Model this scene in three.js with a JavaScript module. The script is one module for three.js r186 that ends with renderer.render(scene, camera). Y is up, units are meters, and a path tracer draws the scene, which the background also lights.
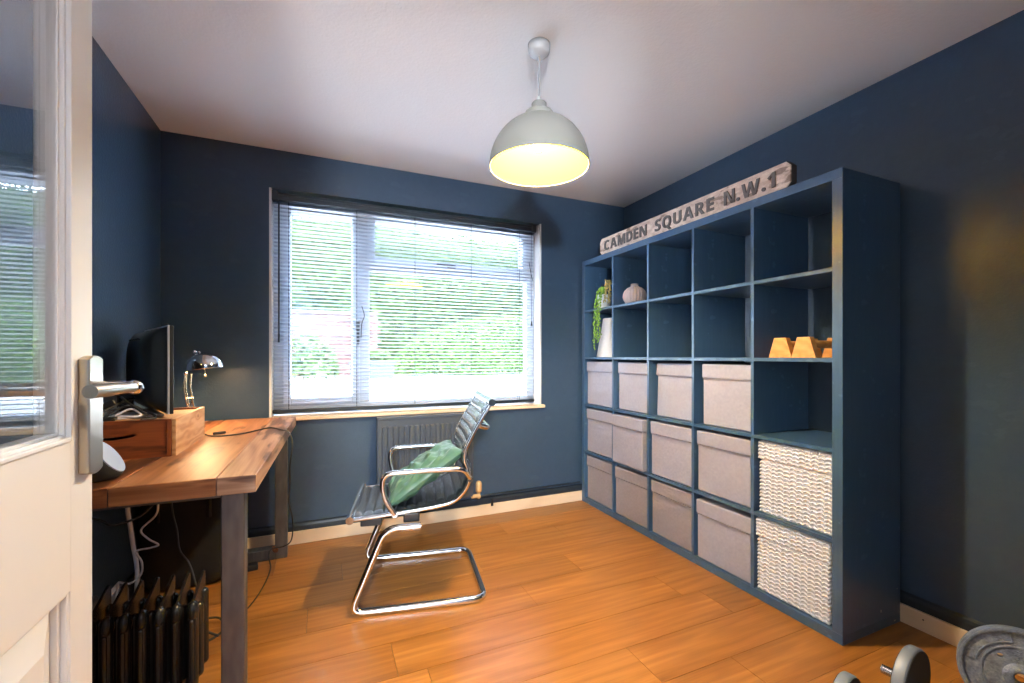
import * as THREE from 'three';
import { RoundedBoxGeometry } from 'three/addons/geometries/RoundedBoxGeometry.js';
import { TextGeometry } from 'three/addons/geometries/TextGeometry.js';
import { FontLoader } from 'three/addons/loaders/FontLoader.js';
import { mergeGeometries } from 'three/addons/utils/BufferGeometryUtils.js';

// ---------------------------------------------------------------- camera, sky, exposure
const scene = new THREE.Scene();
const FOCAL = 435.95, HORIZON = 356.2;                       // pixels in the 1024 x 683 frame
const camera = new THREE.PerspectiveCamera(2 * Math.atan(341.5 / FOCAL) * 180 / Math.PI, 1024 / 683, 0.02, 100);
camera.position.set(0.798, 1.104, 2.879);
camera.rotation.y = -0.408;
camera.setViewOffset(1024, 683, 0, 341.5 - HORIZON, 1024, 683);   // shift lens: verticals stay vertical
scene.background = new THREE.Color().setRGB(0.82, 0.97, 1.2);
scene.backgroundIntensity = 24;
const renderer = new THREE.WebGLRenderer({ antialias: true });
renderer.toneMapping = THREE.LinearToneMapping;
renderer.toneMappingExposure = 1.32;
renderer.shadowMap.enabled = true;

// room: x from the left wall, y up, z from the window wall towards the camera
const XR = 3.0316, HC = 2.308, ZF = 2.76, ZH = 4.6;
const PENDANT_POWER = 6.5, DESK_LAMP_POWER = 0.4, HALL_POWER = 34;

// ---------------------------------------------------------------- helpers
let seed = 7;
const rnd = () => { seed = (seed * 1664525 + 1013904223) >>> 0; return seed / 4294967296; };
const rr = (a, b) => a + (b - a) * rnd();
const V = (x, y, z) => new THREE.Vector3(x, y, z);
const sm = (a, b, x) => { const t = Math.min(1, Math.max(0, (x - a) / (b - a))); return t * t * (3 - 2 * t); };

// periodic value noise and fbm on a unit square
const PERM = new Float32Array(65536); for (let i = 0; i < 65536; i++) PERM[i] = rnd();
function vnoise(x, y, px, py, s = 0) {
  const xi = Math.floor(x), yi = Math.floor(y), fx = x - xi, fy = y - yi;
  const h = (i, j) => PERM[((((i % px) + px) % px) * 157 + (((j % py) + py) % py) * 3571 + s * 7919) & 65535];
  const u = fx * fx * (3 - 2 * fx), v = fy * fy * (3 - 2 * fy);
  return (h(xi, yi) * (1 - u) + h(xi + 1, yi) * u) * (1 - v) + (h(xi, yi + 1) * (1 - u) + h(xi + 1, yi + 1) * u) * v;
}
function fbm(u, v, fx, fy, oct = 4, s = 0) {
  let a = 0.5, t = 0, n = 0;
  for (let o = 0; o < oct; o++) { t += a * vnoise(u * fx, v * fy, fx, fy, s + o * 13); n += a; a *= 0.5; fx *= 2; fy *= 2; }
  return t / n;
}
function tex(w, h, fn, srgb = true) {
  const d = new Uint8Array(w * h * 4);
  for (let j = 0; j < h; j++) for (let i = 0; i < w; i++) {
    const c = fn((i + 0.5) / w, (j + 0.5) / h), k = (j * w + i) * 4;
    if (typeof c === 'number') d[k] = d[k + 1] = d[k + 2] = Math.max(0, Math.min(255, c * 255));
    else { d[k] = Math.max(0, Math.min(255, c[0])); d[k + 1] = Math.max(0, Math.min(255, c[1])); d[k + 2] = Math.max(0, Math.min(255, c[2])); }
    d[k + 3] = 255;
  }
  const t = new THREE.DataTexture(d, w, h, THREE.RGBAFormat);
  t.wrapS = t.wrapT = THREE.RepeatWrapping; t.magFilter = THREE.LinearFilter; t.minFilter = THREE.LinearMipmapLinearFilter; t.generateMipmaps = true;
  if (srgb) t.colorSpace = THREE.SRGBColorSpace;
  t.needsUpdate = true;
  return t;
}
const mix3 = (a, b, t) => [a[0] + (b[0] - a[0]) * t, a[1] + (b[1] - a[1]) * t, a[2] + (b[2] - a[2]) * t];
const std = (o) => new THREE.MeshStandardMaterial(o);
const phy = (o) => new THREE.MeshPhysicalMaterial(o);
const rep = (t, x, y) => { const c = t.clone(); c.repeat.set(x, y); c.needsUpdate = true; return c; };

const used = new Map();
function numbered(n) { const k = used.get(n) || 0; used.set(n, k + 1); return k ? n + '_' + String(k).padStart(3, '0') : n; }
function add(name, geo, mat, parent = scene) {
  const m = new THREE.Mesh(geo, mat);
  m.name = parent === scene ? numbered(name) : name;
  m.castShadow = m.receiveShadow = true;
  parent.add(m);
  return m;
}
function thing(name, label, category, [x, y, z] = [0, 0, 0], turn = 0, group) {
  const o = new THREE.Group(); o.name = numbered(name); scene.add(o);
  o.position.set(x, y, z); o.rotation.y = turn; o.userData = { label, category };
  if (group) o.userData.group = group;
  return o;
}
function tag(o, label, category, group) { o.userData.label = label; o.userData.category = category; if (group) o.userData.group = group; return o; }
function structG(name, label, category = 'room') { const o = new THREE.Group(); o.name = numbered(name); o.userData = { kind: 'structure', label, category }; scene.add(o); return o; }
function structM(name, geo, mat, label, category) { const o = add(name, geo, mat); o.userData = { kind: 'structure', label, category }; return o; }

// uv in metres by the dominant axis of the normal
function uvm(g, s = 1, swap = false) {
  const q = g.index ? g.toNonIndexed() : g; if (!q.attributes.normal) q.computeVertexNormals();
  const p = q.attributes.position, n = q.attributes.normal, uv = new Float32Array(p.count * 2);
  for (let i = 0; i < p.count; i++) {
    const ax = Math.abs(n.getX(i)), ay = Math.abs(n.getY(i)), az = Math.abs(n.getZ(i));
    let u, v;
    if (ay >= ax && ay >= az) { u = p.getX(i); v = p.getZ(i); } else if (ax >= az) { u = p.getZ(i); v = p.getY(i); } else { u = p.getX(i); v = p.getY(i); }
    if (swap) [u, v] = [v, u];
    uv[i * 2] = u * s; uv[i * 2 + 1] = v * s;
  }
  q.setAttribute('uv', new THREE.BufferAttribute(uv, 2));
  return q;
}
function bx(x0, x1, y0, y1, z0, z1, r = 0) {
  const g = r ? new RoundedBoxGeometry(x1 - x0, y1 - y0, z1 - z0, 2, r) : new THREE.BoxGeometry(x1 - x0, y1 - y0, z1 - z0);
  g.translate((x0 + x1) / 2, (y0 + y1) / 2, (z0 + z1) / 2);
  return uvm(g);
}
function merge(list) {
  return mergeGeometries(list.map((g) => { const q = g.index ? g.toNonIndexed() : g; for (const k of Object.keys(q.attributes)) if (!['position', 'normal', 'uv'].includes(k)) q.deleteAttribute(k); return q; }));
}
function tube(pts, r, seg = 0, rad = 10, closed = false, tension = 0.5) {
  const c = new THREE.CatmullRomCurve3(pts.map((p) => Array.isArray(p) ? V(...p) : p), closed, 'catmullrom', tension);
  return new THREE.TubeGeometry(c, seg || pts.length * 8, r, rad, closed);
}
// a polyline with rounded bends
function bent(pts, br, r, rad = 12, closed = false) {
  const P = pts.map((p) => V(...p)), path = new THREE.CurvePath(), n = P.length, starts = [], ends = [];
  for (let i = 0; i < n; i++) {
    if (!closed && (i === 0 || i === n - 1)) { starts.push(P[i]); ends.push(P[i]); continue; }
    const a = P[(i + n - 1) % n], b = P[i], c = P[(i + 1) % n];
    const k = Math.min(Array.isArray(br) ? br[i] : br, a.distanceTo(b) * 0.49, b.distanceTo(c) * 0.49);
    starts.push(b.clone().add(a.clone().sub(b).setLength(k))); ends.push(b.clone().add(c.clone().sub(b).setLength(k)));
  }
  const pts2 = [];
  const q = (s, b, e) => { for (let t = 0; t <= 6; t++) { const u = t / 6; pts2.push(V(0, 0, 0).addScaledVector(s, (1 - u) * (1 - u)).addScaledVector(b, 2 * u * (1 - u)).addScaledVector(e, u * u)); } };
  for (let i = 0; i < n; i++) {
    if (!closed && (i === 0 || i === n - 1)) pts2.push(P[i]); else q(starts[i], P[i], ends[i]);
  }
  if (closed) pts2.push(pts2[0].clone());
  return sweep(pts2, r, rad, !closed, closed);
}
// sweep a circle along points with parallel transport
function sweep(P, r, rad = 12, caps = true, closed = false) {
  const pos = [], nor = [], idx = [], uv = []; let N = null;
  const n = P.length, T = (i) => closed && (i === 0 || i === n - 1) ? P[1].clone().sub(P[n - 2]).normalize() : P[Math.min(n - 1, i + 1)].clone().sub(P[Math.max(0, i - 1)]).normalize();
  let len = 0;
  for (let i = 0; i < n; i++) {
    const t = T(i);
    if (!N) { N = Math.abs(t.y) < 0.9 ? V(0, 1, 0) : V(1, 0, 0); }
    N = N.clone().addScaledVector(t, -N.dot(t)).normalize();
    const B = t.clone().cross(N), R = typeof r === 'function' ? r(i / (n - 1)) : r;
    if (i) len += P[i].distanceTo(P[i - 1]);
    for (let j = 0; j <= rad; j++) {
      const a = j / rad * Math.PI * 2, d = N.clone().multiplyScalar(Math.cos(a)).addScaledVector(B, Math.sin(a));
      pos.push(P[i].x + d.x * R, P[i].y + d.y * R, P[i].z + d.z * R); nor.push(d.x, d.y, d.z); uv.push(j / rad, len);
    }
  }
  const w = rad + 1;
  for (let i = 0; i < n - 1; i++) for (let j = 0; j < rad; j++) { const a = i * w + j; idx.push(a, a + 1, a + w, a + 1, a + w + 1, a + w); }
  if (caps) for (const e of [0, n - 1]) {
    const t = T(e).multiplyScalar(e ? 1 : -1), c = pos.length / 3; pos.push(P[e].x, P[e].y, P[e].z); nor.push(t.x, t.y, t.z); uv.push(0.5, 0.5);
    for (let j = 0; j <= rad; j++) { const k = (e * w + j) * 3; pos.push(pos[k], pos[k + 1], pos[k + 2]); nor.push(t.x, t.y, t.z); uv.push(0.5, 0.5); }
    for (let j = 0; j < rad; j++) e ? idx.push(c, c + 1 + j, c + 2 + j) : idx.push(c, c + 2 + j, c + 1 + j);
  }
  const g = new THREE.BufferGeometry();
  g.setAttribute('position', new THREE.Float32BufferAttribute(pos, 3)); g.setAttribute('normal', new THREE.Float32BufferAttribute(nor, 3)); g.setAttribute('uv', new THREE.Float32BufferAttribute(uv, 2));
  g.setIndex(idx);
  return g;
}
const spline = (pts, n = 60, tension = 0.5) => new THREE.CatmullRomCurve3(pts.map((p) => V(...p)), false, 'catmullrom', tension).getPoints(n);
const cable = (pts, r, n = 60) => sweep(spline(pts, n), r, 8);
function lathe(pts, seg = 48) { return new THREE.LatheGeometry(pts.map((p) => new THREE.Vector2(p[0], p[1])), seg); }
function cyl(r0, r1, h, seg = 24) { return new THREE.CylinderGeometry(r0, r1, h, seg); }
function grid(nu, nv, fn) {                                  // parametric surface with uv
  const pos = [], uv = [], idx = [];
  for (let j = 0; j <= nv; j++) for (let i = 0; i <= nu; i++) { const p = fn(i / nu, j / nv); pos.push(p[0], p[1], p[2]); uv.push(i / nu, j / nv); }
  for (let j = 0; j < nv; j++) for (let i = 0; i < nu; i++) { const a = j * (nu + 1) + i; idx.push(a, a + 1, a + nu + 1, a + 1, a + nu + 2, a + nu + 1); }
  const g = new THREE.BufferGeometry();
  g.setAttribute('position', new THREE.Float32BufferAttribute(pos, 3)); g.setAttribute('uv', new THREE.Float32BufferAttribute(uv, 2)); g.setIndex(idx); g.computeVertexNormals();
  return g;
}
function extrudeX(shape2d, x0, x1, bevel = 0) {               // profile given as [z, y] pairs, extruded along x
  const s = new THREE.Shape(shape2d.map(([z, y]) => new THREE.Vector2(-z, y)));
  const g = new THREE.ExtrudeGeometry(s, { depth: x1 - x0, bevelEnabled: bevel > 0, bevelSize: bevel, bevelThickness: bevel, bevelSegments: 2 });
  g.rotateY(Math.PI / 2); g.translate(x0, 0, 0);
  return g;
}

// ---------------------------------------------------------------- materials
const peel = tex(256, 256, (u, v) => fbm(u, v, 32, 32, 3, 3), false);
const wallMap = tex(512, 512, (u, v) => {
  const a = fbm(u, v, 4, 4, 5, 11) - 0.5, b = fbm(u, v, 40, 40, 2, 17) - 0.5;
  const scuff = fbm(u, v, 9, 14, 4, 29) > 0.75 ? 4 : 0;
  const k = a * 8 + b * 4 + scuff;
  return [53 + k, 73 + k, 95 + k];
});
const M = {
  wall: std({ map: wallMap, roughness: 0.3, bumpMap: rep(peel, 6, 6), bumpScale: 0.0006 }),
  ceiling: std({ color: new THREE.Color().setRGB(0.84, 0.84, 0.845), roughness: 0.9, bumpMap: rep(peel, 4, 4), bumpScale: 0.0008 }),
  hallWall: std({ color: new THREE.Color().setRGB(0.78, 0.78, 0.77), roughness: 0.9 }),
  white: std({ color: new THREE.Color().setRGB(0.68, 0.68, 0.67), roughness: 0.36 }),
  backlitUpvc: std({ color: new THREE.Color().setRGB(0.42, 0.47, 0.55), roughness: 0.3 }),  // white frame, its backlit grey-blue shade put into the colour
  glass: phy({ color: 0xffffff, transmission: 1, roughness: 0, thickness: 0, ior: 1.5 }),
  chrome: std({ color: new THREE.Color().setRGB(0.78, 0.79, 0.8), metalness: 1, roughness: 0.1 }),
  satin: std({ color: new THREE.Color().setRGB(0.62, 0.58, 0.52), metalness: 1, roughness: 0.28 }),
  brass: std({ color: new THREE.Color().setRGB(0.75, 0.5, 0.22), metalness: 1, roughness: 0.3 }),
  blackPlastic: std({ color: new THREE.Color().setRGB(0.012, 0.013, 0.015), roughness: 0.35 }),
  blackMatte: std({ color: new THREE.Color().setRGB(0.01, 0.01, 0.012), roughness: 0.8 }),
  cableBlack: std({ color: new THREE.Color().setRGB(0.012, 0.012, 0.013), roughness: 0.5 }),
  cableWhite: std({ color: new THREE.Color().setRGB(0.72, 0.7, 0.74), roughness: 0.5 }),
  darkPaint: std({ color: new THREE.Color().setRGB(0.016, 0.024, 0.036), roughness: 0.35 }),
};
M.blindDark = std({ color: new THREE.Color().setRGB(0.012, 0.02, 0.03), roughness: 0.35 });
M.slat = std({ color: new THREE.Color().setRGB(0.5, 0.54, 0.6), roughness: 0.4 });

function woodMap(w, h, s, stops, o = {}) {                    // u along the grain, v across
  const { rings = 7, warp = 1.6, streak = 1, knots = 0, dark = 0, ringAmp = 0.32 } = o;
  const kn = []; for (let k = 0; k < knots; k++) kn.push([rnd(), rnd(), 0.012 + rnd() * 0.02]);
  return tex(w, h, (u, v) => {
    const wv = fbm(u, v, 2, 3, 3, s) * warp + fbm(u, v, 5, 2, 2, s + 50) * 0.35;
    let k = 0;
    for (const [a, b, r] of kn) { const dx = (u - a) * (w / h) * 0.35, dy = v - b, d = Math.sqrt(dx * dx + dy * dy); k += Math.exp(-(d * d) / (r * r * 18)) * 0.9; }
    const ring = 0.5 + 0.5 * Math.sin((v * rings + wv * 2.2 + k * 1.6) * 6.283);
    const fine = fbm(u, v, 6, 90, 3, s + 71), mid = fbm(u, v, 3, 12, 4, s + 31), big = fbm(u, v, 2, 2, 3, s + 9);
    let t = ringAmp * (ring - 0.5) + 0.16 + 0.34 * mid + 0.22 * fine * streak + 0.34 * big - 0.12;
    t -= k * 0.35;
    if (dark) { const st = fbm(u, v, 4, 5, 5, s + 83); t -= sm(0.55, 0.7, st) * dark; }
    t = Math.max(0, Math.min(1, t));
    const x = t * (stops.length - 1), i = Math.min(stops.length - 2, Math.floor(x));
    return mix3(stops[i], stops[i + 1], x - i);
  });
}
const floorStops = [[112, 66, 25], [150, 95, 39], [176, 117, 54], [194, 139, 74]];
const floorMats = [0, 1, 2, 3, 4, 5].map((i) => {
  const k = [1, 0.95, 1.05, 0.98, 1.03, 0.91][i];
  return std({ map: woodMap(1024, 128, 100 + i * 37, floorStops.map((c) => c.map((x) => Math.min(250, x * k))), { rings: 3 + (i % 3), warp: 1.5, ringAmp: 0.16 }), roughness: 0.3 });
});
const paleStops = [[196, 164, 128], [216, 188, 154], [228, 204, 174], [236, 216, 190]];
M.paleWood = std({ map: woodMap(1024, 64, 411, paleStops, { rings: 3, warp: 0.8 }), roughness: 0.6 });
const deskStops = [[[74, 42, 24], [138, 82, 46], [178, 116, 70], [200, 148, 100]], [[78, 46, 28], [144, 92, 56], [184, 130, 86], [206, 160, 118]], [[92, 64, 50], [158, 118, 90], [196, 160, 130], [216, 188, 162]]];
M.desk = [0, 1, 2].map((i) => std({ map: woodMap(1024, 256, 500 + i * 41, deskStops[i], { rings: 3 + i, warp: 1.4, knots: 3, dark: 0.5, ringAmp: 0.18 }), roughness: 0.42 }));
const crateStops = [[88, 40, 16], [132, 66, 28], [156, 84, 38], [176, 108, 56]];
M.crate = std({ map: woodMap(512, 128, 633, crateStops, { rings: 4, knots: 2, dark: 0.3, ringAmp: 0.16 }), roughness: 0.5 });
M.blondWood = std({ map: woodMap(256, 128, 655, [[190, 118, 50], [214, 146, 74], [228, 168, 98]], { rings: 4, warp: 0.8 }), roughness: 0.45 });

// ---------------------------------------------------------------- room shell
const WL = 0.508, WR = 2.28, WB = 0.748, WT = 2.084;          // window opening
const TH = 0.28;
{
  const fl = structG('floor', 'orange-brown oak laminate plank floor of the room', 'floor');
  add('underlay', bx(-0.1, XR + 0.1, -0.06, -0.0082, -0.1, ZF), M.blackMatte, fl);
  const PW = 0.192, PL = 1.285, variants = new Map();
  for (let z = 0, row = 0; z < ZF - 0.01; z += PW, row++) {
    let x = -[0.15, 0.72, 0.4, 1.02, 0.55, 0.9, 0.25][row % 7];
    while (x < XR) {
      const a = Math.max(0, x), b = Math.min(XR, x + PL), zz = Math.min(ZF, z + PW);
      if (b - a > 0.02) {
        const g = new THREE.BoxGeometry(b - a - 0.0016, 0.008, zz - z - 0.0016);
        const uv = g.attributes.uv, o = (a - x) / PL;
        for (let i = 0; i < uv.count; i++) uv.setXY(i, o + uv.getX(i) * (b - a) / PL, uv.getY(i) * 0.9 + 0.05);
        const m = add('plank', g, floorMats[Math.floor(rnd() * 6)], fl);
        m.position.set((a + b) / 2, -0.004, (z + zz) / 2);
      }
      x += PL;
    }
  }
  // walls with real thickness
  structM('wall_back', merge([bx(-0.28, WL, -0.06, HC + 0.1, -TH, 0), bx(WR, XR + 0.28, -0.06, HC + 0.1, -TH, 0), bx(WL, WR, -0.06, WB - 0.022, -TH, 0), bx(WL, WR, WT, HC + 0.1, -TH, 0)]), M.wall, 'dark navy painted wall with the window in it', 'wall');
  structM('wall_left', bx(-0.28, 0, -0.06, HC + 0.1, 0, ZF + 0.15), M.wall, 'dark navy painted wall beside the desk', 'wall');
  structM('wall_right', bx(XR, XR + 0.28, -0.06, HC + 0.1, 0, ZF + 0.15), M.wall, 'dark navy painted wall behind the shelving unit', 'wall');
  const DL = 0.42, DR = 1.215, DT = 2.03;
  structM('wall_front', merge([bx(0, DL, -0.06, HC + 0.1, ZF, ZF + 0.15), bx(DR, XR, -0.06, HC + 0.1, ZF, ZF + 0.15), bx(DL, DR, DT, HC + 0.1, ZF, ZF + 0.15)]), M.wall, 'dark navy painted wall with the doorway', 'wall');
  structM('ceiling', bx(-0.28, XR + 0.28, HC, HC + 0.12, -0.2, ZF + 0.15), M.ceiling, 'plain white painted ceiling', 'ceiling');
  // unseen hall behind the doorway, wall tones chosen for the light they bounce
  structM('wall_hall', merge([bx(-0.45, -0.3, -0.06, HC + 0.1, ZF + 0.15, ZH), bx(2.4, 2.55, -0.06, HC + 0.1, ZF + 0.15, ZH)]), M.hallWall, 'white painted side walls of the hall outside the doorway', 'wall');
  structM('wall_hall_end', bx(-0.45, 2.55, -0.06, HC + 0.1, ZH, ZH + 0.15), M.wall, 'unseen end wall of the hall, made dark navy to dim its window reflection', 'wall');
  structM('ceiling_hall', bx(-0.45, 2.55, HC, HC + 0.12, ZF + 0.15, ZH + 0.15), M.ceiling, 'white ceiling of the hall outside the doorway', 'ceiling');
  structM('floor_hall', bx(-0.45, 2.55, -0.06, 0, ZF, ZH + 0.15), floorMats[0], 'brown wooden floor of the hall outside the doorway', 'floor');
  // skirting: old dark-painted board with a pale new wood bead in front
  const bb = structG('baseboard_back', 'pale wood skirting strip under the window wall', 'skirting');
  add('skirting_board', extrudeX([[0, 0], [0.016, 0], [0.016, 0.1], [0.012, 0.113], [0.006, 0.118], [0, 0.12]], 0, XR), M.darkPaint, bb);
  const strip = add('floor_trim', bx(0, XR, 0, 0.074, 0.016, 0.03, 0.003), M.paleWood, bb); strip.userData.label = 'pale bare wood strip';
  const br = structG('baseboard_right', 'pale wood skirting strip along the shelving wall', 'skirting');
  const sr = extrudeX([[0, 0], [0.016, 0], [0.016, 0.1], [0.012, 0.113], [0.006, 0.118], [0, 0.12]], 0, ZF - 0.03); sr.rotateY(-Math.PI / 2); sr.translate(XR, 0, 0.03);
  add('skirting_board', sr, M.darkPaint, br);
  const s2 = add('floor_trim', uvm(bx(XR - 0.03, XR - 0.016, 0, 0.074, 0.03, ZF, 0.003)), M.paleWood, br); s2.userData.label = 'pale bare wood strip';
  for (const z of [1.93, 2.06]) { const n = add('nail_hole', cyl(0.003, 0.003, 0.001, 10), M.blackMatte, br); n.rotation.z = Math.PI / 2; n.position.set(XR - 0.0302, 0.048, z); }
  const bl = structG('baseboard_left', 'dark painted skirting board behind the desk', 'skirting');
  add('skirting_board', bx(0, 0.016, 0, 0.118, 0.03, ZF, 0.003), M.darkPaint, bl);
  // doorway lining
  structM('trim_1', merge([bx(DL, DL + 0.03, 0, DT, ZF, ZF + 0.15), bx(DR - 0.0, DR + 0.02, 0, DT, ZF + 0.001, ZF + 0.149), bx(DL, DR, DT - 0.03, DT, ZF, ZF + 0.15)]), M.white, 'white door lining of the doorway', 'door frame');
}

// ---------------------------------------------------------------- window
{
  const w = structG('window_1', 'white framed window with a fixed pane and a top vent', 'window');
  const z0 = -0.17, z1 = -0.105;
  add('reveal_lining', merge([bx(WL - 0.001, WL + 0.012, WB, WT, -TH, -0.002), bx(WR - 0.012, WR + 0.001, WB, WT, -TH, -0.002)]), M.white, w);
  const sill = add('window_sill', bx(WL - 0.012, WR + 0.015, WB - 0.022, WB, -0.105, 0.036, 0.006), M.paleWood, w); sill.userData.label = 'pale wood window sill';
  const a = WL + 0.012, b = WR - 0.012, t = WT - 0.01, mL = 1.0, mR = 1.075;
  for (const [x0, x1, y0, y1] of [[a, a + 0.055, WB, t], [b - 0.06, b, WB, t], [a, b, t - 0.055, t], [a, b, WB, WB + 0.06]]) add('frame', bx(x0, x1, y0, y1, z0, z1, 0.006), M.backlitUpvc, w);
  add('mullion', bx(mL, mR, WB + 0.06, t - 0.055, z0, z1, 0.006), M.backlitUpvc, w);
  add('transom', bx(mR, b - 0.06, 1.665, 1.715, z0, z1, 0.006), M.backlitUpvc, w);
  const sash = (x0, x1, y0, y1, s) => { const g = add('sash', merge([bx(x0, x0 + s, y0, y1, z0 - 0.005, z1 + 0.012, 0.006), bx(x1 - s, x1, y0, y1, z0 - 0.005, z1 + 0.012, 0.006), bx(x0 + s, x1 - s, y1 - s, y1, z0 - 0.005, z1 + 0.012, 0.006), bx(x0 + s, x1 - s, y0, y0 + s, z0 - 0.005, z1 + 0.012, 0.006)]), M.backlitUpvc, w); add('pane', bx(x0 + s, x1 - s, y0 + s, y1 - s, -0.14, -0.138), M.glass, g); return g; };
  const s1 = sash(a + 0.05, mL + 0.012, WB + 0.055, t - 0.05, 0.045);
  const s2 = sash(mR - 0.012, b - 0.055, 1.705, t - 0.05, 0.045);
  add('pane', bx(mR, b - 0.06, WB + 0.06, 1.665, -0.14, -0.138), M.glass, w);
  for (const [s, x, y, vert] of [[s1, 1.0, 1.3, 1], [s2, 1.62, 1.73, 0]]) {
    const h = add('handle', vert ? merge([bx(x - 0.012, x + 0.012, y - 0.03, y + 0.03, z1 + 0.012, z1 + 0.022, 0.004), bx(x - 0.009, x + 0.009, y - 0.12, y + 0.01, z1 + 0.03, z1 + 0.043, 0.004), bx(x - 0.007, x + 0.007, y - 0.008, y + 0.008, z1 + 0.02, z1 + 0.035)])
      : merge([bx(x - 0.03, x + 0.03, y - 0.012, y + 0.012, z1 + 0.012, z1 + 0.022, 0.004), bx(x - 0.11, x + 0.01, y - 0.009, y + 0.009, z1 + 0.03, z1 + 0.043, 0.004), bx(x - 0.008, x + 0.008, y - 0.007, y + 0.007, z1 + 0.02, z1 + 0.035)]), M.darkPaint, s);
    h.userData.label = 'dark window handle';
  }
}
// venetian blind
{
  const zc = -0.045, x0 = WL + 0.014, x1 = WR - 0.042, top = 2.058, bot = 0.778;
  const b = thing('venetian_blind', 'horizontal slat venetian blind with dark rails hanging in the window', 'blind', [0, 0, 0]);
  add('headrail', merge([bx(x0 - 0.002, x1 + 0.004, top - 0.03, top + 0.012, zc - 0.022, zc + 0.022, 0.004), bx(x0 - 0.002, x1 + 0.004, top - 0.004, top + 0.002, zc + 0.0215, zc + 0.026)]), M.blindDark, b);
  for (const x of [x0 - 0.004, x1 - 0.026]) add('rail_bracket', bx(x, x + 0.034, top - 0.036, top + 0.02, zc - 0.026, zc + 0.028, 0.003), M.blindDark, b);
  add('bottom_rail', bx(x0, x1, bot - 0.012, bot + 0.008, zc - 0.014, zc + 0.014, 0.004), M.blindDark, b);
  const n = 53, sw = 0.0255, th = 0.0009, prof = [];
  for (let i = 0; i <= 6; i++) { const t = i / 6 - 0.5; prof.push([t * sw, 0.0022 * (1 - 4 * t * t)]); }
  const shape = prof.concat(prof.slice().reverse().map(([a, c]) => [a, c - th]));
  const sg = extrudeX(shape, x0, x1); sg.rotateX(0);
  for (let i = 0; i < n; i++) {
    const y = bot + 0.02 + (top - 0.06 - bot - 0.02) * i / (n - 1);
    const m = add('slat', sg, M.slat, b); m.position.set(0, y, zc); m.rotation.x = -0.22 + rr(-0.02, 0.02);
  }
  for (const x of [0.607, 0.991, 1.356, 1.747, 2.115]) add('ladder_cord', merge([bx(x - 0.0011, x + 0.0011, bot, top - 0.03, zc + 0.0135, zc + 0.0155), bx(x - 0.0011, x + 0.0011, bot, top - 0.03, zc - 0.0155, zc - 0.0135)]), M.blindDark, b);
  const wd = add('tilt_wand', merge([cyl(0.0045, 0.0045, 0.8, 8).translate(0.557, 1.6, zc + 0.03), cyl(0.006, 0.006, 0.05, 8).translate(0.557, 1.21, zc + 0.03)]), M.blindDark, b); wd.userData.label = 'thin dark tilt wand';
  add('pull_cord', merge([cable([[x1 - 0.03, 2.03, zc + 0.024], [x1 - 0.034, 1.7, zc + 0.026], [x1 - 0.03, 1.36, zc + 0.026]], 0.0016, 20), cyl(0.003, 0.008, 0.035, 10).translate(x1 - 0.03, 1.345, zc + 0.026),
    cable([[x1 - 0.05, 1.8, zc + 0.024], [x1 - 0.036, 1.72, zc + 0.026], [x1 - 0.02, 1.66, zc + 0.026]], 0.0022, 12)]), M.blindDark, b);
  const clip = add('cord_cleat', cable([[1.02, 1.42, zc + 0.018], [1.035, 1.36, zc + 0.02], [1.02, 1.31, zc + 0.02], [1.015, 1.22, zc + 0.02]], 0.0025, 16), M.blindDark, b);
}

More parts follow.
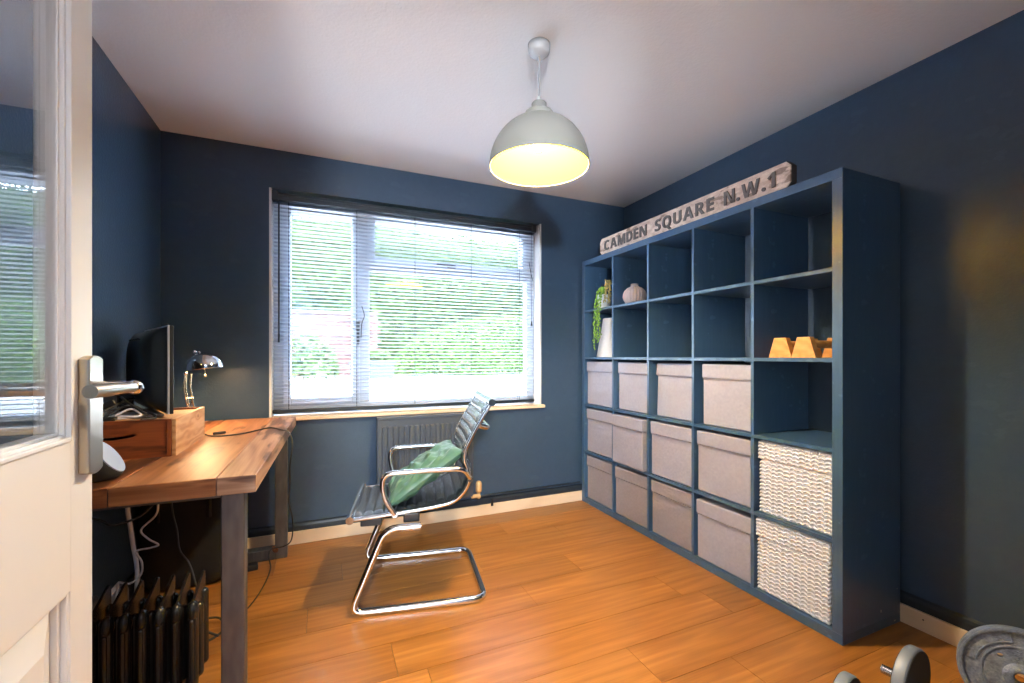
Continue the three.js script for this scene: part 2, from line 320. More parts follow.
// ---------------------------------------------------------------- garden outside
{
  const paveMap = tex(256, 256, (u, v) => { const k = (fbm(u, v, 8, 8, 4, 5) - 0.5) * 40 + (fbm(u, v, 60, 60, 2, 6) - 0.5) * 30; return [224 + k * 0.6, 222 + k * 0.6, 218 + k * 0.6]; });
  structM('garden_ground', merge([bx(-8, 14, -0.5, -0.35, -1.62, -0.28), bx(-8, 14, 0.5, 0.785, -9, -1.6)]), std({ map: paveMap, roughness: 0.9 }), 'pale raised terrace ground outside the window', 'ground');
  const rw = add('garden_wall', merge([bx(-8, 14, -0.4, 0.75, -1.68, -1.56), bx(-8, 14, 0.75, 0.79, -1.75, -1.53, 0.01)]), std({ color: new THREE.Color().setRGB(0.82, 0.82, 0.8), roughness: 0.85 }));
  tag(rw, 'low white rendered garden wall outside below the window', 'wall');
  // brick wall
  const bw = thing('brick_wall', 'reddish brick garden wall seen through the left window pane', 'brick wall', [-3.4, 0.785, -4.5]);
  const L = 5.0, rows = 13, bh = 0.065, gap = 0.01, bl = 0.215;
  add('mortar', bx(0.002, L - 0.002, 0, rows * (bh + gap), -0.1, -0.006), std({ color: new THREE.Color().setRGB(0.12, 0.11, 0.1), roughness: 0.95 }), bw);
  const bg = new RoundedBoxGeometry(bl, bh, 0.1, 1, 0.004), hg = new RoundedBoxGeometry(bl / 2 - gap / 2, bh, 0.1, 1, 0.004);
  const bm = [[60, 38, 33], [68, 43, 37], [53, 33, 29], [72, 49, 43]].map((c) => std({ map: tex(64, 32, (u, v) => { const k = (fbm(u, v, 6, 4, 4, c[0]) - 0.5) * 34; return [c[0] + k, c[1] + k, c[2] + k]; }), roughness: 0.9 }));
  for (let r = 0; r < rows; r++) for (let x = r % 2 ? bl / 2 + gap / 2 : 0; x < L - 0.12; x += bl + gap) {
    if (x < 2.9 && r < 14 && x + 1e-6 < 2.6) continue;          // hidden west of the window's view
    const m = add('brick', bg, bm[Math.floor(rnd() * 4)], bw); m.position.set(x + bl / 2, r * (bh + gap) + bh / 2 + gap, -0.05 + rr(-0.003, 0.003));
  }
  add('coping', bx(-0.02, L, rows * (bh + gap), rows * (bh + gap) + 0.05, -0.14, 0.03, 0.008), std({ color: new THREE.Color().setRGB(0.1, 0.085, 0.08), roughness: 0.9 }), bw);
  // hedge: a lumpy core covered in leaves
  const leafShape = (() => { const s = new THREE.Shape(); s.moveTo(0, -0.5); s.quadraticCurveTo(0.42, -0.1, 0, 0.5); s.quadraticCurveTo(-0.42, -0.1, 0, -0.5); const g = new THREE.ShapeGeometry(s, 3); const p = g.attributes.position; for (let i = 0; i < p.count; i++) p.setZ(i, Math.abs(p.getX(i)) * 0.5); g.computeVertexNormals(); return g; })();
  const leafMat = phy({ color: 0xffffff, roughness: 0.85, specularIntensity: 0.4, side: THREE.DoubleSide, transmission: 0.25, thickness: 0 });
  const leaves = (name, n, pick, size, cols, parent) => {
    const im = new THREE.InstancedMesh(leafShape, leafMat, n); im.name = name; im.castShadow = im.receiveShadow = true;
    const q = new THREE.Quaternion(), m = new THREE.Matrix4(), c = new THREE.Color();
    for (let i = 0; i < n; i++) {
      const p = pick(i); q.setFromEuler(new THREE.Euler(rr(-1.2, 0.5), rr(-0.9, 0.9), rr(-3.1, 3.1)));
      const s = size * rr(0.6, 1.3); m.compose(p, q, V(s, s, s)); im.setMatrixAt(i, m);
      const k = cols[Math.floor(rnd() * cols.length)], j = rr(0.8, 1.2); c.setRGB(k[0] * j, k[1] * j, k[2] * j); im.setColorAt(i, c);
    }
    im.userData.kind = 'stuff'; parent.add(im); return im;
  };
  const hedge = thing('ivy_hedge', 'tall leafy green hedge filling the view through the window', 'hedge', [0, 0.78, -5.2]);
  const core = grid(60, 16, (u, v) => [-6 + 20 * u, -0.05 + v * 2.75 + 0.35 * (fbm(u, 0.5, 12, 3, 3, 8) - 0.5) * v, 0.0 + 0.5 * (fbm(u, v, 16, 5, 3, 2) - 0.5) - (v > 0.9 ? 0.25 : 0)]);
  add('inner_growth', core, std({ color: new THREE.Color().setRGB(0.044, 0.08, 0.02), roughness: 1, side: THREE.DoubleSide }), hedge);
  const greens = [[0.034, 0.068, 0.014], [0.044, 0.08, 0.02], [0.055, 0.086, 0.028], [0.03, 0.055, 0.015], [0.07, 0.1, 0.034]];
  leaves('foliage', 26000, () => { const u = rnd(), v = Math.pow(rnd(), 0.9); return V(-6 + 20 * u, v * 2.85 + 0.35 * (fbm(u, 0.5, 12, 3, 3, 8) - 0.5) * v, 0.08 + 0.5 * (fbm(u, v, 16, 5, 3, 2) - 0.5) + rr(-0.06, 0.2)); }, 0.12, greens, hedge);
  // ivy in front, on the right, and hanging over the brick wall
  const ivy = thing('ivy_bank', 'bright green ivy bank at the right of the garden outside', 'ivy', [4.2, 0.78, -4.4]);
  const ic = new THREE.SphereGeometry(1, 24, 12, 0, Math.PI * 2, 0, Math.PI / 2); ic.scale(2.2, 0.95, 0.4);
  add('inner_growth', ic, std({ color: new THREE.Color().setRGB(0.07, 0.125, 0.028), roughness: 1 }), ivy);
  leaves('foliage', 9000, () => { const a = rr(0, Math.PI), e = Math.acos(1 - rnd()) , r = rr(0.95, 1.12); return V(2.2 * Math.cos(a) * Math.sin(e) * r, 0.95 * Math.cos(e) * r, 0.4 * Math.sin(a) * Math.sin(e) * r + 0.05); }, 0.085, [[0.055, 0.11, 0.02], [0.07, 0.125, 0.028], [0.04, 0.075, 0.016], [0.09, 0.13, 0.045]], ivy);
  const bush = thing('garden_shrub', 'pale variegated leafy shrub in front of the brick wall outside', 'shrub', [0.55, 0.78, -3.6]);
  const stemPts = [];
  for (let k = 0; k < 9; k++) { const a = k * 0.7; stemPts.push(cable([[0, 0, 0], [0.1 * Math.cos(a), 0.25, 0.06 * Math.sin(a)], [0.3 * Math.cos(a), 0.55, 0.18 * Math.sin(a)]], 0.006, 8)); }
  add('stems', merge(stemPts), std({ color: new THREE.Color().setRGB(0.2, 0.16, 0.1), roughness: 0.9 }), bush);
  leaves('foliage', 800, () => { const a = rr(0, 6.28), e = rr(0, 1), r = Math.sqrt(e); return V(0.42 * Math.cos(a) * r, 0.05 + 0.62 * rnd() * (1.1 - r * 0.6), 0.25 * Math.sin(a) * r); }, 0.11, [[0.055, 0.09, 0.024], [0.1, 0.125, 0.06], [0.04, 0.07, 0.018]], bush);
  const pl = thing('garden_planter', 'grey rectangular planter box standing on the terrace outside', 'planter', [1.42, 0.785, -3.5]);
  add('body', merge([bx(-0.28, 0.28, 0, 0.24, -0.15, 0.15, 0.01), bx(-0.3, 0.3, 0.21, 0.25, -0.17, 0.17, 0.008)]), std({ color: new THREE.Color().setRGB(0.03, 0.036, 0.048), roughness: 0.8 }), pl);
  leaves('foliage', 160, () => V(rr(-0.24, 0.24), 0.25 + rnd() * 0.14, rr(-0.12, 0.12)), 0.08, greens, pl);
}

// ---------------------------------------------------------------- door
{
  const X1 = 0.469, X0 = 0.429, Z0 = 2.0, Z1 = 2.757, B = 0.008, T = 1.995;
  const d = structG('door_1', 'white half-glazed panelled door standing open', 'door');
  const SW = 0.064, gb = 0.985, gt = 1.87, pb = 0.24, pt = 0.772;
  add('stile', bx(X0, X1, B, T, Z0, Z0 + SW, 0.002), M.white, d);
  add('stile', bx(X0, X1, B, T, Z1 - SW - 0.03, Z1, 0.002), M.white, d);
  const a = Z0 + SW, b = Z1 - SW - 0.03;
  add('rail', bx(X0, X1, gt, T, a, b), M.white, d);
  add('rail', bx(X0, X1, pt, gb, a, b), M.white, d);
  add('rail', bx(X0, X1, B, pb, a, b), M.white, d);
  // stepped glazing bead running round the glass, on the room side
  const beadRing = (y0, y1, z0, z1, steps) => {
    const out = [];
    for (const [o, w, x0, x1] of steps) {
      out.push(bx(x0, x1, y0 + o, y1 - o, z0 + o, z0 + o + w, 0.0015), bx(x0, x1, y0 + o, y1 - o, z1 - o - w, z1 - o, 0.0015), bx(x0, x1, y0 + o, y0 + o + w, z0 + o + w, z1 - o - w, 0.0015), bx(x0, x1, y1 - o - w, y1 - o, z0 + o + w, z1 - o - w, 0.0015));
    }
    return merge(out);
  };
  add('glazing_bead', beadRing(gb, gt, a, b, [[-0.001, 0.006, X0 + 0.003, X1 + 0.003], [0.004, 0.005, X0 + 0.006, X1 - 0.003], [0.008, 0.005, X0 + 0.012, X1 - 0.008]]), M.white, d);
  add('pane', bx(0.454, 0.458, gb + 0.01, gt - 0.01, a + 0.01, b - 0.01), M.glass, d);
  add('panel_bead', beadRing(pb, pt, a, b, [[-0.001, 0.006, X0 + 0.003, X1 - 0.002], [0.004, 0.008, X0 + 0.01, X1 - 0.009]]), M.white, d);
  // raised and fielded lower panel
  const fy0 = pb + 0.01, fy1 = pt - 0.01, fz0 = a + 0.01, fz1 = b - 0.01, m = 0.045;
  const ring = [[fy0, fz0], [fy0, fz1], [fy1, fz1], [fy1, fz0]], inn = [[fy0 + m, fz0 + m], [fy0 + m, fz1 - m], [fy1 - m, fz1 - m], [fy1 - m, fz0 + m]];
  const pos = [], xa = X1 - 0.018, xb = X1 - 0.004;
  const quad = (p, q, r, s) => pos.push(...p, ...q, ...r, ...p, ...r, ...s);
  for (let i = 0; i < 4; i++) { const j = (i + 1) % 4; quad([xa, ...ring[j]], [xa, ...ring[i]], [xb, ...inn[i]], [xb, ...inn[j]]); }
  quad([xb, ...inn[3]], [xb, ...inn[2]], [xb, ...inn[1]], [xb, ...inn[0]]);
  const pg = new THREE.BufferGeometry(); pg.setAttribute('position', new THREE.Float32BufferAttribute(pos, 3)); pg.computeVertexNormals();
  add('lower_panel', merge([uvm(pg), bx(X0 + 0.016, xa, fy0, fy1, fz0, fz1)]), M.white, d);
  // lever handle on its back plate
  const hy = 1.056, hz = Z0 + 0.03;
  const nickel = std({ color: new THREE.Color().setRGB(0.42, 0.37, 0.3), metalness: 1, roughness: 0.3 });
  const ps = new THREE.Shape(); ps.moveTo(-0.02, -0.082); ps.lineTo(-0.02, 0.082); ps.quadraticCurveTo(0, 0.092, 0.02, 0.082); ps.lineTo(0.02, -0.082); ps.quadraticCurveTo(0, -0.092, -0.02, -0.082);
  const plg = new THREE.ExtrudeGeometry(ps, { depth: 0.008, bevelEnabled: true, bevelSize: 0.002, bevelThickness: 0.003, bevelSegments: 3 }); plg.rotateY(Math.PI / 2); plg.translate(X1 + 0.003, 1.016, Z0 + 0.024);
  const plate = add('back_plate', plg, nickel, d); plate.userData.label = 'satin metal lock plate';
  const hd = add('lever_handle', merge([
    cyl(0.0095, 0.011, 0.05, 20).rotateZ(-Math.PI / 2).translate(X1 + 0.036, hy, hz), new THREE.SphereGeometry(0.0112, 20, 14).translate(X1 + 0.061, hy, hz)]), M.chrome, d); hd.userData.label = 'chrome handle neck';
  const lv = add('lever_grip', sweep(spline([[X1 + 0.061, hy, hz], [X1 + 0.061, hy + 0.001, hz + 0.02], [X1 + 0.055, hy + 0.001, hz + 0.055], [X1 + 0.048, hy + 0.001, hz + 0.09], [X1 + 0.046, hy + 0.001, hz + 0.1]], 24), (t) => t < 0.4 ? 0.0076 : 0.0076 + 0.0018 * Math.min(1, (t - 0.4) * 8), 16), M.satin, hd); lv.userData.label = 'brushed metal lever grip';
}

// ---------------------------------------------------------------- pendant lamp
{
  const px = 1.563, pz = 1.373;
  const p = thing('pendant_lamp', 'grey metal dome pendant lamp hanging from the ceiling', 'pendant lamp', [px, 0, pz]);
  const shadeM = std({ color: new THREE.Color().setRGB(0.28, 0.28, 0.255), roughness: 0.42 });
  const rose = add('ceiling_rose', lathe([[0, HC - 0.045], [0.012, HC - 0.045], [0.03, HC - 0.042], [0.04, HC - 0.032], [0.043, HC - 0.018], [0.043, HC], [0, HC]], 36), std({ color: new THREE.Color().setRGB(0.45, 0.46, 0.48), roughness: 0.45 }), p);
  add('cord', cable([[0, HC - 0.045, 0], [0, 2.2, 0], [0, 2.095, 0]], 0.004, 6), std({ color: new THREE.Color().setRGB(0.3, 0.3, 0.31), roughness: 0.8 }), p);
  add('cord_grip', lathe([[0.0041, 2.108], [0.007, 2.103], [0.012, 2.09], [0.013, 2.082], [0, 2.082]], 24), std({ color: new THREE.Color().setRGB(0.5, 0.5, 0.48), roughness: 0.4 }), p);
  add('lamp_cap', lathe([[0.004, 2.084], [0.026, 2.083], [0.029, 2.079], [0.029, 2.06], [0.03, 2.056]], 32), std({ color: new THREE.Color().setRGB(0.22, 0.22, 0.21), roughness: 0.45 }), p);
  const outer = [[0.029, 2.058], [0.033, 2.056], [0.035, 2.052], [0.036, 2.047], [0.049, 2.046], [0.054, 2.043], [0.0565, 2.037], [0.0565, 2.026], [0.053, 2.021]];
  const R = 0.192, H0 = 1.835, H1 = 2.02, prof = [];
  for (let i = 0; i <= 20; i++) { const a = i / 20; const t = 0.29 + (Math.PI / 2 - 0.29) * a; prof.push([R * Math.sin(t), H0 + (H1 - H0) * Math.cos(t) / Math.cos(0.29)]); }
  const full = outer.concat(prof);
  const shade = add('shade', lathe(full.concat([[R + 0.0025, H0 - 0.002], [R - 0.001, H0 - 0.004], [R - 0.004, H0]]), 72), shadeM, p); shade.userData.label = 'grey dome shade';
  add('shade_lining', lathe([[0.004, 2.012], [0.05, 2.012]].concat(prof.map(([r, y]) => [Math.max(0.05, r - 0.004), y - (y > H0 + 0.002 ? 0.003 : 0)])), 72), phy({ color: new THREE.Color().setRGB(0.74, 0.5, 0.013), roughness: 0.6, specularIntensity: 0 }), p);  // warm lamp glow put into the lining colour, blue nearly removed
  add('lamp_holder', cyl(0.018, 0.02, 0.045, 20).translate(0, 1.99, 0), M.hallWall, p);
  const bulb = add('bulb', lathe([[0, 1.898], [0.012, 1.9], [0.023, 1.911], [0.028, 1.927], [0.026, 1.943], [0.017, 1.96], [0.013, 1.974], [0, 1.975]], 24), std({ color: 0xffffff, emissive: new THREE.Color().setRGB(1, 0.8, 0.5), emissiveIntensity: 6 }), p);
  const l = new THREE.PointLight(new THREE.Color().setRGB(1, 0.87, 0.69), PENDANT_POWER); l.position.set(0, 1.928, 0); l.castShadow = true; l.shadow.radius = 1.5; l.name = 'bulb_light'; p.add(l);
}

// ---------------------------------------------------------------- unseen hall lamp (out of view behind the camera, placed to light the room)
for (const [x, where, part] of [[0.25, 'left', 1]]) {
  const h = thing('unseen_hall_lamp', 'unseen globe lamp in the hall, placed to light the room through the doorway', 'wall lamp', [x, 1.62, ZH]);
  add('wall_plate', cyl(0.06, 0.06, 0.02, 32).rotateX(Math.PI / 2).translate(0, 0, -0.01), M.white, h);
  add('arm', cyl(0.012, 0.012, 0.07, 16).rotateX(Math.PI / 2).translate(0, 0, -0.05), M.white, h);
  add('globe', new THREE.SphereGeometry(0.12, 32, 20).translate(0, 0, -0.2), std({ color: 0xffffff, emissive: new THREE.Color(0.93, 0.97, 1), emissiveIntensity: 2.5 * part, roughness: 0.6 }), h);
  const l = new THREE.PointLight(new THREE.Color(0.93, 0.97, 1), HALL_POWER * part); l.position.set(0, 0, -0.2); l.castShadow = true; l.shadow.radius = 5; h.add(l);
}

// ---------------------------------------------------------------- shelving unit
const SX = 2.612, SD = 0.389, SZ0 = 0.03, SH = 1.825, FT = 0.038, IT = 0.0155, CELL = (SH - 2 * FT - 4 * IT) / 5;
const cellZ = (c) => SZ0 + FT + c * (CELL + IT), cellY = (r) => FT + (4 - r) * (CELL + IT);   // far column 0; top row 0
const shelfMap = tex(256, 256, (u, v) => { const k = (fbm(u, v, 5, 5, 4, 51) - 0.5) * 12 + (fbm(u, v, 90, 12, 2, 52) - 0.5) * 8 + (fbm(u, v, 16, 22, 4, 61) > 0.76 ? 16 : 0); return [58 + k, 88 + k, 120 + k]; });
M.shelf = phy({ map: shelfMap, roughness: 0.36, clearcoat: 0.5, clearcoatRoughness: 0.28, bumpMap: rep(peel, 4, 4), bumpScale: 0.0003 });
{
  const s = thing('shelving_unit', 'navy painted cube shelving unit of twenty-five compartments', 'shelving', [0, 0, 0]);
  const z1 = SZ0 + SH, x0 = SX, x1 = SX + SD;
  add('top_panel', bx(x0, x1, SH - FT, SH, SZ0, z1, 0.0015), M.shelf, s);
  add('bottom_panel', bx(x0, x1, 0, FT, SZ0, z1, 0.0015), M.shelf, s);
  add('side_panel', bx(x0, x1, FT, SH - FT, SZ0, SZ0 + FT, 0.0015), M.shelf, s);
  const sp = add('side_panel', bx(x0, x1, FT, SH - FT, z1 - FT, z1, 0.0015), M.shelf, s);
  for (let c = 1; c < 5; c++) { const z = cellZ(c) - IT; add('divider', bx(x0 + 0.002, x1, FT, SH - FT, z, z + IT), M.shelf, s); }
  const bg = uvm(bx(x0 + 0.002, x1, 0, IT, 0, CELL));
  for (let c = 0; c < 5; c++) for (let r = 1; r < 5; r++) { const b = add('shelf', bg, M.shelf, s); b.position.set(0, cellY(r - 1) - IT, cellZ(c)); }
  // chips of bare board where the paint is knocked off the near end
  const chipM = std({ color: new THREE.Color().setRGB(0.6, 0.6, 0.58), roughness: 0.8 });
  for (const [x, y, w, h] of [[2.86, 0.07, 0.006, 0.01], [2.955, 0.012, 0.01, 0.005], [2.975, 0.14, 0.004, 0.004]]) add('paint_chip', bx(x, x + w, y, y + h, z1 - 0.001, z1 + 0.0004), chipM, s);
}
// fabric storage boxes
{
  const fm = (c, k) => tex(256, 256, (u, v) => { const n = (fbm(u, v, 90, 90, 2, k) - 0.5) * 10 + (fbm(u, v, 4, 5, 4, k + 3) - 0.5) * 14; return [c[0] + n, c[1] + n, c[2] + n]; });
  const wrinkle = tex(256, 256, (u, v) => 0.5 * fbm(u, v, 3, 5, 3, 77) + 0.4 * Math.abs(fbm(u, v, 4, 7, 3, 79) - 0.5) + 0.15 * fbm(u, v, 120, 120, 1, 78), false);
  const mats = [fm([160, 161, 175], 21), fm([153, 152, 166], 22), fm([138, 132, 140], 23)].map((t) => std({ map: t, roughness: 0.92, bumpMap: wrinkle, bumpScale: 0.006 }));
  const W = CELL - 0.012, ord = ['farthest', 'second', 'third', 'fourth'];
  const rowWord = { 2: 'third', 3: 'fourth', 4: 'bottom' };
  const fabricBox = (c, r, pull, turn, tiltB, dz, mat, w = W, h = CELL - 0.018) => {
    const o = thing('storage_box', `grey fabric storage box in ${rowWord[r]} shelf row, ${ord[c]} column from the window`, 'storage box', [SX + 0.008 + 0.17 - pull, cellY(r) + 0.001, cellZ(c) + CELL / 2 + dz], turn, 'grey fabric storage boxes');
    const lh = 0.075, D = 0.33, bag = 0.006 + rnd() * 0.006;
    // bulged front: sides sag a little between the board corners
    const soft = (w0, h0, d0, y0, b, k) => {
      const g = new RoundedBoxGeometry(d0, h0, w0, 5, 0.008); g.translate(0, y0 + h0 / 2, 0);
      const p = g.attributes.position;
      for (let i = 0; i < p.count; i++) {
        const x = p.getX(i), y = p.getY(i), z = p.getZ(i), ty = (y - y0) / h0, tz = z / w0 + 0.5;
        const bul = b * Math.sin(Math.PI * Math.min(1, Math.max(0, ty))) * Math.sin(Math.PI * Math.min(1, Math.max(0, tz)));
        p.setXYZ(i, x - (x < 0 ? bul : 0), y - (ty > 0.9 ? k * Math.sin(Math.PI * tz) : 0), z + tiltB * (ty - 0.5));
      }
      g.computeVertexNormals(); return uvm(g, 1);
    };
    add('body', soft(w - 0.012, h - 0.01, D - 0.008, 0, bag, 0.004), mat, o);
    const lid = add('lid', soft(w, lh, D, h - lh, bag * 0.6, 0.006 + rnd() * 0.004), mat, o);
    add('seam', bx(-D / 2 - bag * 0.3 - 0.0015, -D / 2 + 0.004, h - lh - 0.0015, h - lh + 0.0008, -w / 2 + 0.01, w / 2 - 0.01), mats[2], lid);
    return o;
  };
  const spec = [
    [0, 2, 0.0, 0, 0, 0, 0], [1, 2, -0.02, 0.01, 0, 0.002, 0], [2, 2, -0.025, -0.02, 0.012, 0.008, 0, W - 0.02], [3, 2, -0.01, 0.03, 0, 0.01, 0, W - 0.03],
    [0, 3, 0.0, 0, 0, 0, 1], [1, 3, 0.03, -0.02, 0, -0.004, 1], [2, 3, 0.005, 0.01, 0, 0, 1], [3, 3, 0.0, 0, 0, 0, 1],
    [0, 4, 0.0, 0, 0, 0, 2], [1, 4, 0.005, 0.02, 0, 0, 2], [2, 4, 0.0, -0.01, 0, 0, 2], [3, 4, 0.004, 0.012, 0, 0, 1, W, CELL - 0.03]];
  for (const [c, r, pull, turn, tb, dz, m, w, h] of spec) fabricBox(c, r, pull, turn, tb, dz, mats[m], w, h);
  // woven baskets
  const yarn = std({ color: new THREE.Color().setRGB(0.74, 0.745, 0.77), roughness: 0.85 });
  const strandG = new THREE.SphereGeometry(1, 8, 5); strandG.deleteAttribute('uv');
  // plaited strands on a panel of width w and height h, facing -x, centred on z
  const plait = (w, h, y0) => {
    const gs = [], nc = Math.round(w / 0.0275), nr = Math.round(h / 0.0165), pc = w / nc, pr = h / nr;
    for (let c = 0; c < nc; c++) for (let r = 0; r < nr; r++) for (const k of [0, 1]) {
      const g = strandG.clone(); g.scale(0.0042, 0.0044, pc * 0.34); g.rotateX(k ? 0.62 : -0.5);
      g.translate(rr(-0.0008, 0.0008), y0 + (r + 0.5 + (c % 2) * 0.22 - 0.1) * pr + rr(-0.0008, 0.0008), -w / 2 + (c + (k ? 0.74 : 0.26)) * pc); gs.push(g);
    }
    return mergeGeometries(gs);
  };
  const basket = (r, pull, dz, word) => {
    const o = thing('woven_basket', `white woven basket with lid, ${word}`, 'basket', [SX + 0.178 - pull, cellY(r) + 0.001, cellZ(4) + CELL / 2 + dz], 0, 'woven baskets');
    const h = CELL - 0.01, w = CELL - 0.014, lh = 0.086, D = 0.326;
    const wrap = (name, ww, dd, y0, y1, parent) => {
      const inset = 0.007, shell = add(name, new RoundedBoxGeometry(dd - 2 * inset, y1 - y0, ww - 2 * inset, 2, 0.004).translate(0, (y0 + y1) / 2, 0), yarn, parent);
      const front = plait(ww - 0.006, y1 - y0 - 0.004, y0 + 0.002).translate(-dd / 2 + 0.0042, 0, 0);
      const side = (s) => plait(dd - 0.006, y1 - y0 - 0.004, y0 + 0.002).rotateY(s * Math.PI / 2).translate(0, 0, s * (ww / 2 - 0.0042));
      const m = add('strands', mergeGeometries([front, side(1), side(-1)]), yarn, shell); m.userData.kind = 'stuff';
      return shell;
    };
    wrap('body', w - 0.008, D - 0.008, 0, h - lh - 0.002, o);
    wrap('lid', w, D, h - lh, h, o);
  };
  basket(3, 0.0, 0, 'upper one under the empty compartment'); basket(4, 0.006, -0.006, 'in the bottom compartment');
}
// sign on top of the shelves
{
  const SXs = SX + 0.012, z0 = 0.255, z1 = 1.652, h = 0.116, yb = SH, L = z1 - z0;
  const sg = thing('street_sign', 'weathered pale street name sign with dark raised letters on top of the shelves', 'sign', [SXs, yb, z0], -Math.PI / 2);
  const sMap = tex(1024, 128, (u, v) => { const n = (fbm(u, v, 30, 6, 5, 91) - 0.5), st = sm(0.6, 0.72, fbm(u, v, 22, 4, 5, 93)), n2 = (fbm(u, v, 200, 40, 2, 95) - 0.5) * 24; const b = mix3([228, 208, 192], [176, 148, 132], Math.max(0, n * 1.6 + 0.3)); return mix3(b, [104, 82, 72], st * 0.6).map((x) => x + n2); });
  const sM = std({ map: sMap, roughness: 0.75 }), edge = std({ color: new THREE.Color().setRGB(0.07, 0.06, 0.06), roughness: 0.8 });
  const outline = (o, c) => { const s = new THREE.Shape(); s.moveTo(c + o, o); s.lineTo(L - c - o, o); s.lineTo(L - c * 0.6 - o, o + c * 0.35); s.lineTo(L - o, c + o); s.lineTo(L - o, h - c - o); s.lineTo(L - c * 0.5 - o, h - c * 0.5 - o); s.lineTo(L - c - o, h - o); s.lineTo(c + o, h - o); s.lineTo(c * 0.5 + o, h - c * 0.5 - o); s.lineTo(o, h - c - o); s.lineTo(o, c + o); s.lineTo(c * 0.6 + o, o + c * 0.35); s.closePath(); return s; };
  const back = new THREE.ExtrudeGeometry(outline(0, 0.022), { depth: 0.03, bevelEnabled: false }); back.translate(0, 0, -0.03);
  add('backing', back, edge, sg);
  const face = new THREE.ExtrudeGeometry(outline(0.004, 0.02), { depth: 0.004, bevelEnabled: true, bevelSize: 0.0015, bevelThickness: 0.0015, bevelSegments: 1 });
  const uv = face.attributes.uv, fp = face.attributes.position; for (let i = 0; i < uv.count; i++) uv.setXY(i, fp.getX(i) / L, fp.getY(i) / h);
  add('face', face, sM, sg);
  const font = await new FontLoader().loadAsync('fonts/droid/droid_sans_bold.typeface.json');
  const letterM = std({ color: new THREE.Color().setRGB(0.12, 0.105, 0.1), roughness: 0.7 });
  const words = [['CAMDEN', 0.058, 0.44], ['SQUARE', 0.57, 0.43], ['N.W.1', 1.06, 0.268]];
  for (const [w, at, width] of words) {
    const size = 0.066, gs = [...w].map((ch) => { const g = new TextGeometry(ch, { font, size, depth: 0.005, curveSegments: 5, bevelEnabled: true, bevelSize: 0.0008, bevelThickness: 0.0008, bevelSegments: 1 }); g.computeBoundingBox(); return [ch, g, g.boundingBox.max.x - g.boundingBox.min.x]; });
    const total = gs.reduce((a, b) => a + b[2], 0), sx = Math.min(1.18, width * 0.86 / total), gap = (width - total * sx) / (gs.length - 1);
    let x = at;
    for (const [ch, g, gw] of gs) { g.translate(-g.boundingBox.min.x, 0, 0); g.scale(sx, 1, 1); const m = add('letter', g, letterM, sg); m.position.set(x, (h - size) / 2 - 0.002, 0.005); x += gw * sx + gap; }
  }
}
